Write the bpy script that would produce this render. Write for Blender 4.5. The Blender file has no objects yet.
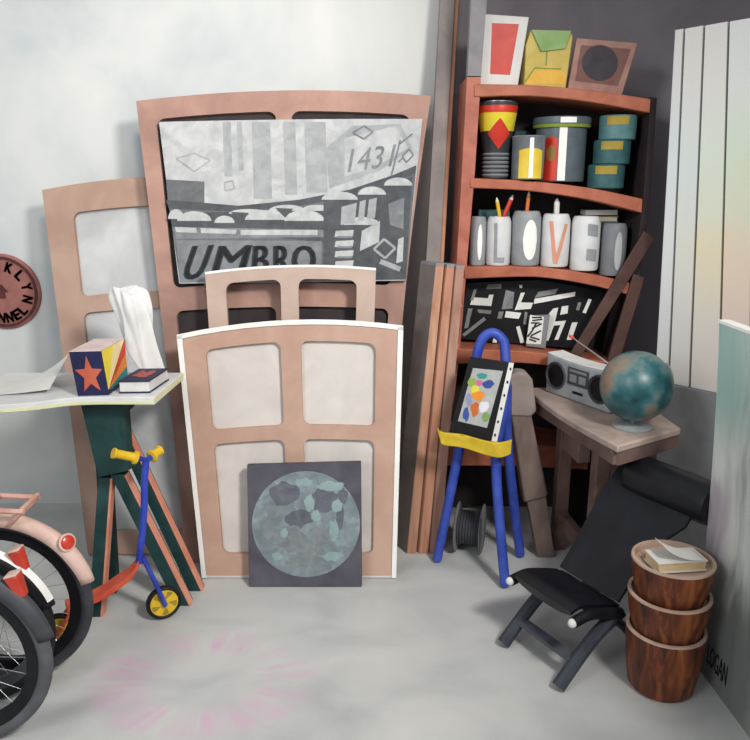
import bpy, bmesh, math, random
from mathutils import Vector as V, Matrix
random.seed(7)
PI = math.pi
SC = bpy.context.scene
COL = SC.collection
# ------------------------------------------------------------------ camera
CAMZ, PITCH, F = 1.6, math.radians(14), 750.0
cam = bpy.data.objects.new('camera', bpy.data.cameras.new('camera'))
COL.objects.link(cam)
cam.location = (0, 0, CAMZ)
cam.rotation_euler = (PI/2 - PITCH, 0, 0)
cam.data.sensor_width = 36
cam.data.lens = 36*F/750
cam.data.clip_start = 0.05
SC.camera = cam
SC.view_settings.view_transform = 'Standard'
SC.view_settings.look = 'None'
SC.view_settings.gamma = 1
SC.view_settings.use_curve_mapping = False
SC.view_settings.exposure = 0.2
E0 = V((0, 0, CAMZ))

def ray(px, py):
    fw = V((0, math.cos(PITCH), -math.sin(PITCH)))
    up = V((0, math.sin(PITCH), math.cos(PITCH)))
    return fw*F + V((1, 0, 0))*(px-375) + up*(370-py)

def P(px, py, Y):
    d = ray(px, py)
    return E0 + d*(Y/d.y)

def Z(px, py, z=0.0):
    d = ray(px, py)
    return E0 + d*((z-CAMZ)/d.z)

def hitp(px, py, p, n):
    d = ray(px, py)
    return E0 + d*((V(p)-E0).dot(n)/d.dot(n))

class Plane:
    """a leaning sheet: foot line at depth Y, leaning back by lean degrees; u across, v up the sheet, d behind it"""
    def __init__(s, Y, lean, thick=0.03, yaw=0.0, X=0.0):
        L = math.radians(lean); w = math.radians(yaw)
        s.R = Matrix.Rotation(w, 3, 'Z') @ Matrix.Rotation(-L, 3, 'X')
        s.ex, s.ey, s.ez = s.R.col[0].copy(), s.R.col[1].copy(), s.R.col[2].copy()
        s.o = V((X, Y, max(0, thick*math.sin(L))))
    def w(s, u, d, v):
        return s.o + s.ex*u + s.ey*d + s.ez*v
    def hit(s, px, py):
        q = hitp(px, py, s.o, s.ey) - s.o
        return q.dot(s.ex), q.dot(s.ez)
    def px(s, px, py, d=0.0):
        u, v = s.hit(px, py)
        return s.w(u, d, v)

# ------------------------------------------------------------------ materials
def lin(h):
    h = h.lstrip('#')
    c = [int(h[i:i+2], 16)/255 for i in (0, 2, 4)]
    return tuple(x/12.92 if x <= .04045 else ((x+.055)/1.055)**2.4 for x in c) + (1,)

MATS = {}
def mat(name, c1, c2=None, scale=7.0, rough=0.65, stretch=(1, 1, 1), metal=0.0, bump=0.0, c3=None, spec=0.3):
    if name in MATS:
        return MATS[name]
    m = bpy.data.materials.new(name); m.use_nodes = True
    nt = m.node_tree; b = nt.nodes['Principled BSDF']
    b.inputs['Roughness'].default_value = rough
    b.inputs['Metallic'].default_value = metal
    b.inputs['Specular IOR Level'].default_value = spec
    tc = nt.nodes.new('ShaderNodeTexCoord')
    mp = nt.nodes.new('ShaderNodeMapping'); mp.inputs['Scale'].default_value = stretch
    nt.links.new(tc.outputs['Object'], mp.inputs['Vector'])
    nz = nt.nodes.new('ShaderNodeTexNoise')
    nz.inputs['Scale'].default_value = scale
    nz.inputs['Detail'].default_value = 4
    nz.inputs['Roughness'].default_value = .6
    nz.inputs['Distortion'].default_value = .6
    nt.links.new(mp.outputs['Vector'], nz.inputs['Vector'])
    rp = nt.nodes.new('ShaderNodeValToRGB')
    a = lin(c1)
    e = rp.color_ramp.elements
    if c2 is None:
        e[0].color = tuple(x*.88 for x in a[:3]) + (1,)
        e[1].color = tuple(min(1, x*1.1) for x in a[:3]) + (1,)
    else:
        e[0].color = a; e[1].color = lin(c2)
    e[0].position, e[1].position = .33, .67
    if c3:
        n = e.new(.5); n.color = lin(c3)
    nt.links.new(nz.outputs['Fac'], rp.inputs['Fac'])
    nt.links.new(rp.outputs['Color'], b.inputs['Base Color'])
    if bump:
        bp = nt.nodes.new('ShaderNodeBump'); bp.inputs['Strength'].default_value = bump
        bp.inputs['Distance'].default_value = .01
        nt.links.new(nz.outputs['Fac'], bp.inputs['Height'])
        nt.links.new(bp.outputs['Normal'], b.inputs['Normal'])
    MATS[name] = m
    return m

WOODP = mat('pink_pine', '#b58a74', '#cfa58c', 5, stretch=(1, 1, 1))
WOODB = mat('big_frame_pine', '#98776c', '#b48e7f', 4)
WOODL = mat('left_frame_pine', '#a48677', '#b49786', 5)
WOODF = mat('front_frame_pine', '#b3907e', '#c0a08e', 5)
WOODS = mat('small_frame_pine', '#b39c8f', '#bfa99b', 6)
CANV = mat('raw_canvas', '#bdbab6', '#cfccc8', 4, .85)
CANVL = mat('grey_canvas', '#a9aaab', '#c6c8c8', 4, .85)
CANVD = mat('shaded_canvas_brown', '#302a2b', '#40393a', 6, .85)
WHITE = mat('white_paint', '#e4e2dc', '#efede8', 5, .6)
OFFW = mat('off_white', '#cfcdc8', '#dedcd6', 6, .7)
ORANGE = mat('shelf_red_oxide', '#9c5848', '#b6705c', 9, .5, stretch=(1, 1, 1))
ORANGE2 = mat('shelf_board_orange', '#98543e', '#b26a50', 8, .5)
GREYPOST = mat('grey_post', '#77757a', '#8f8b8c', 7)
BLACK = mat('black_paint', '#0c0c0f', '#17171b', 8, .45)
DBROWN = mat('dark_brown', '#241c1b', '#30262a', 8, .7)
BROWN = mat('brown_wood', '#44302c', '#5a4038', 7, .6)
BLUE = mat('easel_blue', '#2a3f98', '#4259b4', 9, .45)
SBLUE = mat('scooter_blue', '#26359a', '#4054b8', 9, .4)
YEL = mat('yellow_plastic', '#d3a820', '#ecc838', 9, .4)
EYEL = mat('tray_yellow', '#b89a20', '#d8bc38', 12, .5)
RED = mat('red_paint', '#b42b1c', '#c93c28', 8, .4)
DRED = mat('dark_red_paint', '#8f2a22', '#b23a2c', 8, .4)
SRED = mat('scooter_red', '#c2452c', '#d8694c', 8, .5)
LRED = mat('lamp_red', '#b02a1c', '#d6452e', 8, .25, spec=.6)
GRN = mat('trestle_green', '#17302f', '#264a48', 7, .6)
SALM = mat('salmon_edge', '#cf7f66', '#dc9a82', 8, .6)
PINKC = mat('pink_cream', '#bf9c8e', '#d9bcb0', 8, .45)
RUBBER = mat('rubber', '#101113', '#1a1b1e', 10, .6)
RUBG = mat('grey_tyre', '#4c4d51', '#5d5e62', 10, .6)
CHROME = mat('dull_chrome', '#a2a3a6', '#c4c4c6', 8, .3, metal=.6)
DGREY = mat('dark_grey', '#3c3d42', '#4a4b50', 7, .5)
MGREY = mat('mid_grey', '#75777a', '#86888a', 7, .6)
LGREY = mat('light_grey', '#a3a5a6', '#b8babb', 7, .6)
BGREY = mat('blue_grey', '#6c757c', '#848d92', 7, .6)
TEAL = mat('teal_paint', '#284a4d', '#3a6264', 10, .6)
DTEAL = mat('dark_teal', '#1c3637', '#2a4b4c', 10, .6)
OCHRE = mat('ochre', '#8f7a2c', '#a8903a', 10, .6)
LEATHER = mat('black_leather', '#0a0b10', '#161925', 6, .42, spec=.45)
TWOOD = mat('old_table_wood', '#5a4640', '#77605a', 6, .7, c3='#6a544c')
TTOP = mat('old_table_top', '#92847c', '#b8a498', 6, .6, c3='#a5948a')
POTW = mat('pot_wood', '#3f231b', '#96582f', 9, .5, stretch=(3, 3, .5), c3='#6b3824')
POTIN = mat('pot_rim', '#a98c7a', '#c4ab9a', 8, .6)

# ------------------------------------------------------------------ mesh helpers
ROOTLOC = {}
def obj(name, bm, m, parent=None, loc=None, smooth=35, bev=0.0, sub=0, recalc=True):
    o_at = ROOTLOC.get(parent.name, V((0, 0, 0))) if parent else (V(loc) if loc is not None else V((0, 0, 0)))
    if recalc:
        bmesh.ops.recalc_face_normals(bm, faces=bm.faces[:])
    bmesh.ops.translate(bm, verts=bm.verts[:], vec=-o_at)
    me = bpy.data.meshes.new(name); bm.to_mesh(me); bm.free()
    for mm in (m if isinstance(m, (list, tuple)) else [m]):
        me.materials.append(mm)
    if smooth:
        for p in me.polygons: p.use_smooth = True
        me.set_sharp_from_angle(angle=math.radians(smooth))
    o = bpy.data.objects.new(name, me); COL.objects.link(o)
    if parent: o.parent = parent
    else: o.location = o_at
    ROOTLOC[o.name] = o_at
    if bev:
        md = o.modifiers.new('bevel', 'BEVEL'); md.width = bev; md.segments = 2
        md.limit_method = 'ANGLE'; md.angle_limit = math.radians(40)
    if sub:
        md = o.modifiers.new('sub', 'SUBSURF'); md.levels = sub; md.render_levels = sub
    return o

def tag(o, label, cat, group=None):
    o['label'] = label; o['category'] = cat
    if group: o['group'] = group
    return o

def thing(name, label, cat, loc, group=None):
    o = bpy.data.objects.new(name, None); COL.objects.link(o)
    o.empty_display_size = .05
    o.location = V(loc); ROOTLOC[o.name] = V(loc)
    return tag(o, label, cat, group)

def struct(name, bm, m, **k):
    o = obj(name, bm, m, **k); o['kind'] = 'structure'
    return o

def B(): return bmesh.new()

def face(bm, pts, mi=0):
    f = bm.faces.new([bm.verts.new(p) for p in pts]); f.material_index = mi
    return f

def prism(bm, pts, off, mi=0):
    off = V(off)
    a = [bm.verts.new(p) for p in pts]; b = [bm.verts.new(V(p)+off) for p in pts]
    fs = [bm.faces.new(a), bm.faces.new(b[::-1])]
    n = len(a)
    for i in range(n):
        fs.append(bm.faces.new((a[i], b[i], b[(i+1) % n], a[(i+1) % n])))
    for f in fs: f.material_index = mi

def hexa(bm, bot, top, mi=0):
    a = [bm.verts.new(p) for p in bot]; b = [bm.verts.new(p) for p in top]
    n = len(a)
    fs = [bm.faces.new(a[::-1]), bm.faces.new(b)]
    for i in range(n):
        fs.append(bm.faces.new((a[i], a[(i+1) % n], b[(i+1) % n], b[i])))
    for f in fs: f.material_index = mi

def box(bm, c, size, R=None, mi=0):
    c = V(c); R = R or Matrix.Identity(3)
    x, y, z = (s/2 for s in size)
    bot = [c + R @ V(p) for p in ((-x, -y, -z), (x, -y, -z), (x, y, -z), (-x, y, -z))]
    top = [c + R @ V(p) for p in ((-x, -y, z), (x, -y, z), (x, y, z), (-x, y, z))]
    hexa(bm, bot, top, mi)

def bar(bm, p, q, w, h, side=None, mi=0):
    """a straight bar of section w x h from p to q"""
    p, q = V(p), V(q); d = (q-p).normalized()
    side = V(side) if side is not None else V((1, 0, 0))
    s = (side - d*side.dot(d)).normalized(); t = d.cross(s)
    def ring(c): return [c + s*(a*w/2) + t*(b*h/2) for a, b in ((-1, -1), (1, -1), (1, 1), (-1, 1))]
    hexa(bm, ring(p), ring(q), mi)

def tube(bm, pts, r, seg=10, closed=False, mi=0, flat=1.0, up=None):
    pts = [V(p) for p in pts]; n = len(pts)
    rr = r if isinstance(r, (list, tuple)) else [r]*n
    rings = []; prev = None
    for i in range(n):
        a = pts[i-1] if (i > 0 or closed) else pts[i]
        b = pts[(i+1) % n] if (i < n-1 or closed) else pts[i]
        d = (b-a).normalized()
        if prev is None:
            ref = V(up) if up is not None else (V((0, 0, 1)) if abs(d.z) < .9 else V((1, 0, 0)))
            s = (ref - d*ref.dot(d)).normalized()
        else:
            s = (prev - d*prev.dot(d)).normalized()
        prev = s; t = d.cross(s)
        rings.append([bm.verts.new(pts[i] + s*(math.cos(2*PI*k/seg)*rr[i]) + t*(math.sin(2*PI*k/seg)*rr[i]*flat)) for k in range(seg)])
    m = n if closed else n-1
    for i in range(m):
        a, b = rings[i], rings[(i+1) % n]
        for k in range(seg):
            f = bm.faces.new((a[k], a[(k+1) % seg], b[(k+1) % seg], b[k])); f.material_index = mi
    if not closed:
        bm.faces.new(rings[0][::-1]).material_index = mi; bm.faces.new(rings[-1]).material_index = mi

def smoothpts(pts, n=6):
    pts = [V(p) for p in pts]; out = []
    for i in range(len(pts)-1):
        p0 = pts[max(i-1, 0)]; p1 = pts[i]; p2 = pts[i+1]; p3 = pts[min(i+2, len(pts)-1)]
        for k in range(n):
            t = k/n
            out.append(.5*((2*p1) + (p2-p0)*t + (2*p0-5*p1+4*p2-p3)*t*t + (3*p1-p0-3*p2+p3)*t**3))
    out.append(pts[-1])
    return out

def lathe(bm, prof, c, ax=None, seg=32, mi=0, fn=None):
    """prof = (radius, height) pairs along axis ax"""
    c = V(c); ax = V(ax or (0, 0, 1)).normalized()
    ref = V((1, 0, 0)) if abs(ax.x) < .9 else V((0, 0, 1))
    s = (ref - ax*ref.dot(ax)).normalized(); t = ax.cross(s)
    rings = []
    for r, h in prof:
        if r < 1e-6:
            rings.append([bm.verts.new(c+ax*h)])
        else:
            rings.append([bm.verts.new(c + ax*h + (s*math.cos(2*PI*k/seg) + t*math.sin(2*PI*k/seg))*r*(fn(k/seg, h) if fn else 1)) for k in range(seg)])
    for a, b in zip(rings, rings[1:]):
        for k in range(seg):
            k2 = (k+1) % seg
            if len(a) == 1 and len(b) == 1: continue
            if len(a) == 1: f = bm.faces.new((a[0], b[k2], b[k]))
            elif len(b) == 1: f = bm.faces.new((a[k], a[k2], b[0]))
            else: f = bm.faces.new((a[k], a[k2], b[k2], b[k]))
            f.material_index = mi

def slab(bm, fn, s0, s1, t0, t1, d0, d1, ns=8, nt=8, mi=0):
    """fn(s,t,d) -> world; a bent slab over a rectangle of the sheet"""
    G = {}
    for k, d in enumerate((d0, d1)):
        for i in range(ns+1):
            for j in range(nt+1):
                G[k, i, j] = bm.verts.new(fn(s0+(s1-s0)*i/ns, t0+(t1-t0)*j/nt, d))
    def q(*v): bm.faces.new([G[x] for x in v]).material_index = mi
    for i in range(ns):
        for j in range(nt):
            q((0, i, j), (0, i+1, j), (0, i+1, j+1), (0, i, j+1))
            q((1, i, j), (1, i, j+1), (1, i+1, j+1), (1, i+1, j))
    for i in range(ns):
        for j in (0, nt): q((0, i, j), (0, i+1, j), (1, i+1, j), (1, i, j))
    for j in range(nt):
        for i in (0, ns): q((0, i, j), (0, i, j+1), (1, i, j+1), (1, i, j))

def coons(pl, TL, TR, BR, BL, bt=0, bb=0, bl=0, br=0, floor=False):
    """sheet with bowed edges from its corners; returns fn(s,t,d), t up"""
    c = {k: V(pl.hit(*p)) for k, p in dict(TL=TL, TR=TR, BR=BR, BL=BL).items()}
    if floor:
        c['BL'].y = 0; c['BR'].y = 0
    k = (c['TR']-c['TL']).length / max(1, abs(TR[0]-TL[0]))
    def fn(s, t, d):
        q = (c['BL']*(1-s)+c['BR']*s)*(1-t) + (c['TL']*(1-s)+c['TR']*s)*t
        e = 4*s*(1-s); g = 4*t*(1-t)
        q = q + V((0, 1))*(bt*k*e*t + bb*k*e*(1-t)) + V((1, 0))*(-bl*k*g*(1-s) + br*k*g*s)
        return pl.w(q.x, d, q.y)
    return fn

def ell(cx, cy, rx, ry, n=20, a0=0, a1=2*PI, rot=0):
    out = []
    for i in range(n):
        a = a0+(a1-a0)*i/(n if abs(a1-a0-2*PI) < 1e-6 else n-1)
        x, y = rx*math.cos(a), ry*math.sin(a)
        out.append((cx+x*math.cos(rot)-y*math.sin(rot), cy+x*math.sin(rot)+y*math.cos(rot)))
    return out

def line(p, q, w):
    d = (V(q)-V(p)).normalized(); n = V((-d.y, d.x))*w/2
    p, q = V(p), V(q)
    return [tuple(p+n), tuple(q+n), tuple(q-n), tuple(p-n)]

def paint(name, pl, d, shapes, parent, step=.0004):
    """the painted image on a sheet: coloured areas of thin paint, one mesh"""
    bm = B(); ms = []
    for k, (m, poly) in enumerate(shapes):
        if m not in ms: ms.append(m)
        off = d - .0006 - step*(k/ max(1, len(shapes))*4)
        face(bm, [pl.px(x, y, off) if not callable(pl) else pl(x, y, off) for x, y in poly], ms.index(m))
    return obj(name, bm, ms, parent, smooth=0, recalc=False)

_tx = {}
def glyphs(text):
    """flat letters: verts (x,y) and faces, height about 0.7"""
    if text in _tx: return _tx[text]
    cu = bpy.data.curves.new('letters', 'FONT'); cu.body = text; cu.resolution_u = 3
    o = bpy.data.objects.new('letters', cu); COL.objects.link(o)
    bpy.context.view_layer.update()
    me = bpy.data.meshes.new_from_object(o.evaluated_get(bpy.context.evaluated_depsgraph_get()))
    r = ([(v.co.x, v.co.y) for v in me.vertices], [list(p.vertices) for p in me.polygons])
    bpy.data.objects.remove(o); bpy.data.curves.remove(cu); bpy.data.meshes.remove(me)
    _tx[text] = r
    return r

def letters(bm, text, fn, mi=0, th=None):
    """lay letters out by fn(u,v) with u,v in 0..1 over the text's box; th = offset vector for thickness"""
    vs, fs = glyphs(text)
    x0 = min(v[0] for v in vs); x1 = max(v[0] for v in vs); y0 = min(v[1] for v in vs); y1 = max(v[1] for v in vs)
    bv = [bm.verts.new(fn((x-x0)/(x1-x0), (y-y0)/(y1-y0))) for x, y in vs]
    for f in fs:
        try: bm.faces.new([bv[i] for i in f]).material_index = mi
        except ValueError: pass
    return bv

def bil(pts):
    a, b, c, d = [V(p) for p in pts]   # BL BR TR TL
    return lambda u, v: (a*(1-u)+b*u)*(1-v) + (d*(1-u)+c*u)*v

# ================================================================== SETTING
WALLY = 3.58
def nodes_floor():
    m = bpy.data.materials.new('concrete_floor'); m.use_nodes = True
    nt = m.node_tree; N = nt.nodes; L = nt.links; b = N['Principled BSDF']
    b.inputs['Roughness'].default_value = .55
    tc = N.new('ShaderNodeTexCoord')
    def noise(sc, det=5, stretch=None, src=None):
        n = N.new('ShaderNodeTexNoise'); n.inputs['Scale'].default_value = sc; n.inputs['Detail'].default_value = det
        n.inputs['Distortion'].default_value = .5
        if stretch:
            mp = N.new('ShaderNodeMapping'); mp.inputs['Scale'].default_value = stretch
            L.new(tc.outputs['Object'], mp.inputs['Vector']); L.new(mp.outputs['Vector'], n.inputs['Vector'])
        else: L.new(src or tc.outputs['Object'], n.inputs['Vector'])
        return n
    def ramp(src, stops):
        r = N.new('ShaderNodeValToRGB'); e = r.color_ramp.elements
        e[0].position, e[0].color = stops[0][0], stops[0][1]
        e[1].position, e[1].color = stops[-1][0], stops[-1][1]
        for p, c in stops[1:-1]:
            x = e.new(p); x.color = c
        L.new(src, r.inputs['Fac']); return r.outputs['Color']
    base = ramp(noise(2.6, stretch=(1, 1.6, 1)).outputs['Fac'], [(.3, lin('#aeb0b0')), (.5, lin('#bfc0bd')), (.7, lin('#c9c9c5'))])
    # burst of pink paint: streaks fanning out round a bare middle
    c = Z(205, 680); sx, sy = 1/.40, 1/.30
    mp = N.new('ShaderNodeMapping')
    mp.inputs['Location'].default_value = (-c.x*sx, -c.y*sy, 0); mp.inputs['Scale'].default_value = (sx, sy, 0)
    L.new(tc.outputs['Object'], mp.inputs['Vector'])
    ln = N.new('ShaderNodeVectorMath'); ln.operation = 'LENGTH'; L.new(mp.outputs['Vector'], ln.inputs[0])
    nr = N.new('ShaderNodeVectorMath'); nr.operation = 'NORMALIZE'; L.new(mp.outputs['Vector'], nr.inputs[0])
    ns = noise(4.6, 4, src=nr.outputs['Vector'])
    ring = ramp(ln.outputs['Value'], [(0.40, (0, 0, 0, 1)), (.60, (1, 1, 1, 1)), (.84, (.8, .8, .8, 1)), (1, (0, 0, 0, 1))])
    stre = ramp(ns.outputs['Fac'], [(.40, (0, 0, 0, 1)), (.56, (1, 1, 1, 1))])
    n2 = noise(9, 4)
    brk = ramp(n2.outputs['Fac'], [(.32, (.25, .25, .25, 1)), (.62, (1, 1, 1, 1))])
    def mul(a, b_):
        x = N.new('ShaderNodeMath'); x.operation = 'MULTIPLY'; L.new(a, x.inputs[0])
        if isinstance(b_, float): x.inputs[1].default_value = b_
        else: L.new(b_, x.inputs[1])
        return x.outputs[0]
    fac = mul(mul(mul(ring, stre), brk), .8)
    mx = N.new('ShaderNodeMix'); mx.data_type = 'RGBA'
    L.new(fac, mx.inputs[0]); L.new(base, mx.inputs[6]); mx.inputs[7].default_value = lin('#cdaabf')
    L.new(mx.outputs[2], b.inputs['Base Color'])
    return m

bm = B(); box(bm, (-.3, 1.2, -.05), (5.4, 5.2, .1))
struct('floor', bm, nodes_floor(), smooth=0)
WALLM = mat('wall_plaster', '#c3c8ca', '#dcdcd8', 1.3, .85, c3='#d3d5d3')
WALLR = mat('shaded_wall_grey', '#716b70', '#878086', 1.6, .85)  # right wall's grey; on the back wall it stands in for shade
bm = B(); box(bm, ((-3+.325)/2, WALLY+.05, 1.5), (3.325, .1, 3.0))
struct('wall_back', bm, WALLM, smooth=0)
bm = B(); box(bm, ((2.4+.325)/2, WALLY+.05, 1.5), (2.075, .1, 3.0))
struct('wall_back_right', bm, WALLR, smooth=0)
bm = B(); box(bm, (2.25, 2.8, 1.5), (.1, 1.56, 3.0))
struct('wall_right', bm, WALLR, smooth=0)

# ================================================================== LEFT: round sign
sc_ = P(2, 292, WALLY-.02)
sr = .180
sg = thing('wall_sign', 'round terracotta lettered sign on the pale wall, cut off by the left edge', 'sign', (sc_.x, WALLY, sc_.z))
SIGN = mat('terracotta', '#8d5a54', '#a06c64', 14, .7)
SIGND = mat('dark_terracotta', '#4a2826', '#5c3230', 12, .7)
bm = B(); lathe(bm, [(0, 0), (sr, 0), (sr, .012), (sr-.008, .018), (0, .018)], (sc_.x, WALLY, sc_.z), (0, -1, 0), 64)
obj('disc', bm, SIGN, sg)
def ringmesh(r0, r1, th):
    bm = B(); lathe(bm, [(r0, .017), (r0, .017+th), (r1, .017+th), (r1, .017)], (sc_.x, WALLY, sc_.z), (0, -1, 0), 64)
    return bm
obj('outer_ring', ringmesh(sr-.024, sr-.012, .006), SIGND, sg)
bm = B()
def arc_text(text, a_mid, span, r0, h, inward):
    n = len(text)
    for i, ch in enumerate(text):
        a = a_mid + (i-(n-1)/2)*span/n*(-1 if not inward else 1)
        w = .030
        cx, cz = math.cos(a), math.sin(a)
        tx, tz = (math.sin(a), -math.cos(a)) if not inward else (-math.sin(a), math.cos(a))
        rx, rz = (cx, cz) if not inward else (-cx, -cz)
        ww = w*.4 if ch == 'I' else w
        def fn(u, v, a=a):
            ox = cx*r0 + tx*(u-.5)*ww + rx*(v-.5)*h
            oz = cz*r0 + tz*(u-.5)*ww + rz*(v-.5)*h
            return V((sc_.x+ox, WALLY-.0225, sc_.z+oz))
        for ou, ov in ((0, 0), (.1, 0), (-.1, 0), (0, .06), (0, -.06), (.07, .05), (-.07, -.05), (.07, -.05), (-.07, .05)):
            letters(bm, ch, lambda u, v: fn(u+ou, v+ov))
arc_text('BROOKLYN', math.radians(82), math.radians(225), sr-.056, .046, False)
arc_text('TUNNEL', math.radians(-88), math.radians(105), sr-.056, .046, True)
obj('lettering', bm, SIGND, sg, smooth=0, recalc=False)
bm = B()
ar = [(-.014, -.03), (.014, -.03), (.014, .0), (.030, .0), (0, .036), (-.030, 0), (-.014, 0)]
prism(bm, [V((sc_.x+x, WALLY-.018, sc_.z+z)) for x, z in ar], (0, -.005, 0))
obj('arrow', bm, SIGND, sg, smooth=0)

# ================================================================== STRETCHER FRAMES
def frame(name, label, cat, pl, fn, bars, barmat, loc, t=.022, bar_name='stretcher_bar', group=None):
    r = thing(name, label, cat, loc, group)
    bms = []
    for (nm, s0, s1, t0, t1) in bars:
        bm = B(); slab(bm, fn, s0, s1, t0, t1, 0, t, 10 if s1-s0 > t1-t0 else 3, 10 if t1-t0 > s1-s0 else 3)
        bms.append(bm)
    W_ = (fn(1, .5, 0)-fn(0, .5, 0)).length; H_ = (fn(.5, 1, 0)-fn(.5, 0, 0)).length
    # rounded inner corners belong to the upright they meet
    for (nm, s0, s1, t0, t1), bm in zip(bars, bms):
        if nm not in ('side_rail', 'centre_bar'): continue
        for (nm2, a0, a1, b0, b1) in bars:
            if nm2 in ('side_rail', 'centre_bar'): continue
            for sx, ds in ((s0, -1), (s1, 1)):
                if not (a0+.004 <= sx <= a1-.004): 
                    if not (abs(sx-a0) < .004 and ds > 0 or abs(sx-a1) < .004 and ds < 0): continue
                if (ds < 0 and s0 < .05) or (ds > 0 and s1 > .95): continue
                for ty, dt in ((b1, 1), (b0, -1)):
                    if not (t0-.004 <= ty <= t1+.004) or ty < .02 or ty > .97: continue
                    if dt > 0 and ty > t1-.02 or dt < 0 and ty < t0+.02: continue
                    rs, rt = .03/W_*ds, .03/H_*dt
                    poly = [(sx, ty)]+[(sx+rs*(1-math.sin(k*PI/10)), ty+rt*(1-math.cos(k*PI/10))) for k in range(6)]
                    A_ = [fn(x, y, .0004) for x, y in poly]; prism(bm, A_, fn(poly[0][0], poly[0][1], t-.0004)-A_[0])
    for (nm, *_), bm in zip(bars, bms): obj(nm, bm, barmat, r)
    return r

# left frame (behind all)
pL = Plane(3.02, 13, .03)
fL = coons(pL, (42, 190), (206, 177), (206, 568), (88, 568), bt=5, floor=True)
rL = frame('stretcher_frame', 'tall pine stretcher frame with grey canvas, leftmost, behind the white table', 'canvas frame', pL, fL, [
    ('top_rail', 0, 1, .925, 1), ('bottom_rail', 0, 1, 0, .065), ('side_rail', 0, .17, .065, .925), ('side_rail', .83, 1, .065, .925),
    ('crossbar', .17, .83, .655, .70)], WOODL, pL.w(fL(.5, 0, 0).x, 0, 0))
bm = B(); slab(bm, fL, 0.01, .99, .005, .995, .0225, .03, 8, 8)
obj('canvas', bm, CANVL, rL)

# big frame
pB = Plane(2.955, 11.5, .03)
fB = coons(pB, (136, 101), (431, 96), (388, 568), (186, 568), bt=8, bl=-2, br=-8, floor=True)
rB = frame('stretcher_frame', 'largest pine stretcher frame, leaning on the wall behind the car park picture', 'canvas frame', pB, fB, [
    ('top_rail', 0, 1, .957, 1), ('bottom_rail', 0, 1, 0, .05), ('side_rail', 0, .062, .05, .957), ('side_rail', .94, 1, .05, .957),
    ('crossbar', .062, .94, .548, .598), ('centre_bar', .475, .53, .598, .957), ('centre_bar', .475, .53, .05, .548)], WOODB, pB.w(fB(.5, 0, 0).x, 0, 0))
bm = B(); slab(bm, fB, .004, .996, .004, .996, .0225, .03, 8, 8)
obj('canvas', bm, CANVD, rB)  # shade inside the frame openings is put into this dark colour
for s in (.2, .8):
    bm = B(); a = fB(s, .597, 0); lathe(bm, [(0, 0), (.006, 0), (.006, .034), (.009, .034), (.009, .038), (0, .038)], a, tuple(-pB.ey), 10)
    obj('peg', bm, DGREY, rB)

# car park picture on the pegs
fC = coons(pB, (161, 124), (422, 121), (405, 281), (181, 284), bt=1)
cp = thing('car_park_picture', 'black-and-white painting of parked cars with large letters, on the largest frame', 'painting', fC(.5, 0, -.01))
bm = B(); slab(bm, fC, 0, 1, 0, 1, -.03, -.003, 8, 6)
PG = mat('picture_grey', '#a3a5a6', '#bebfbf', 16, .75)
obj('canvas', bm, PG, cp)
g1 = mat('paint_grey_a', '#919496', '#a5a7a8', 20, .75); g2 = mat('paint_grey_b', '#5a5d60', '#6b6e70', 20, .75)
g3 = mat('paint_grey_c', '#44474a', '#55585b', 20, .75); g4 = mat('paint_grey_d', '#6c7073', '#82868a', 20, .75)
gw = mat('paint_white', '#a2a5a5', '#bfc1c0', 20, .75); gk = mat('paint_black', '#1f2124', '#2c2e32', 20, .75)
sh = []
for x0, x1, y1 in ((224, 232, 178), (253, 271, 200), (284, 296, 196), (305, 326, 194), (238, 243, 172)):
    sh.append((g1, [(x0, 124), (x1, 124), (x1+2, y1), (x0+2, y1)]))
sh.append((g1, [(326, 150), (352, 128), (400, 126), (412, 150), (380, 172), (330, 190)]))
sh.append((PG, [(345, 140), (395, 128), (408, 150), (372, 170), (345, 178)]))
sh.append((g2, [(170, 201), (240, 207), (300, 201), (350, 191), (392, 177), (416, 167), (405.5, 280), (182, 283)]))
sh.append((g2, [(168, 181), (206, 183), (206, 204), (170, 204)]))
sh.append((g3, [(168, 201), (240, 207), (300, 201), (350, 191), (392, 177), (416, 167), (415, 175), (392, 185), (350, 198), (300, 207), (240, 213), (171, 210)]))
sh.append((g3, [(172, 214), (340, 212), (405, 205), (404, 240), (340, 245), (174, 228)]))
for cx, cy, rx, ry in ((196, 217, 17, 8), (178, 215, 8, 8), (226, 219, 10, 6), (268, 216, 22, 8), (305, 217, 20, 9), (250, 210, 20, 4), (288, 207, 18, 5), (318, 207, 16, 5)):
    sh.append((gw, ell(cx, cy+5, rx, ry*1.2, 14, PI, 2*PI)))
for cx, cy in ((240, 217), (284, 213)):
    sh.append((g3, [(cx-8, cy-4), (cx+10, cy-3), (cx+2, cy+6)]))
sh.append((g4, [(176, 228), (330, 231), (330, 238), (178, 240)]))
sh.append((gw, [(177, 228), (198, 229), (199, 234), (178, 233)]))
sh.append((gw, [(202, 229), (238, 231), (237, 235), (203, 234)]))
sh.append((gw, [(242, 231), (318, 231), (318, 236), (242, 236)]))
sh.append((g4, [(178, 241), (322, 242), (322, 281), (182, 283)]))
sh.append((g3, [(324, 200), (412, 178), (405.5, 280), (324, 281)]))
for cx, cy, rx, ry in ((340, 201, 18, 8), (372, 196, 14, 8), (398, 187, 14, 8), (362, 226, 18, 8)):
    sh.append((gw, ell(cx, cy, rx, ry, 12, PI, 2*PI)))
for poly in ([(342, 208), (357, 204), (355, 224), (341, 226)], [(360, 203), (366, 201), (364, 222), (358, 222)], [(369, 201), (377, 199), (375, 219), (367, 220)]):
    sh.append((g1, poly))
sh.append((g4, [(388, 205), (404, 199), (403, 230), (390, 226)]))
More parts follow.
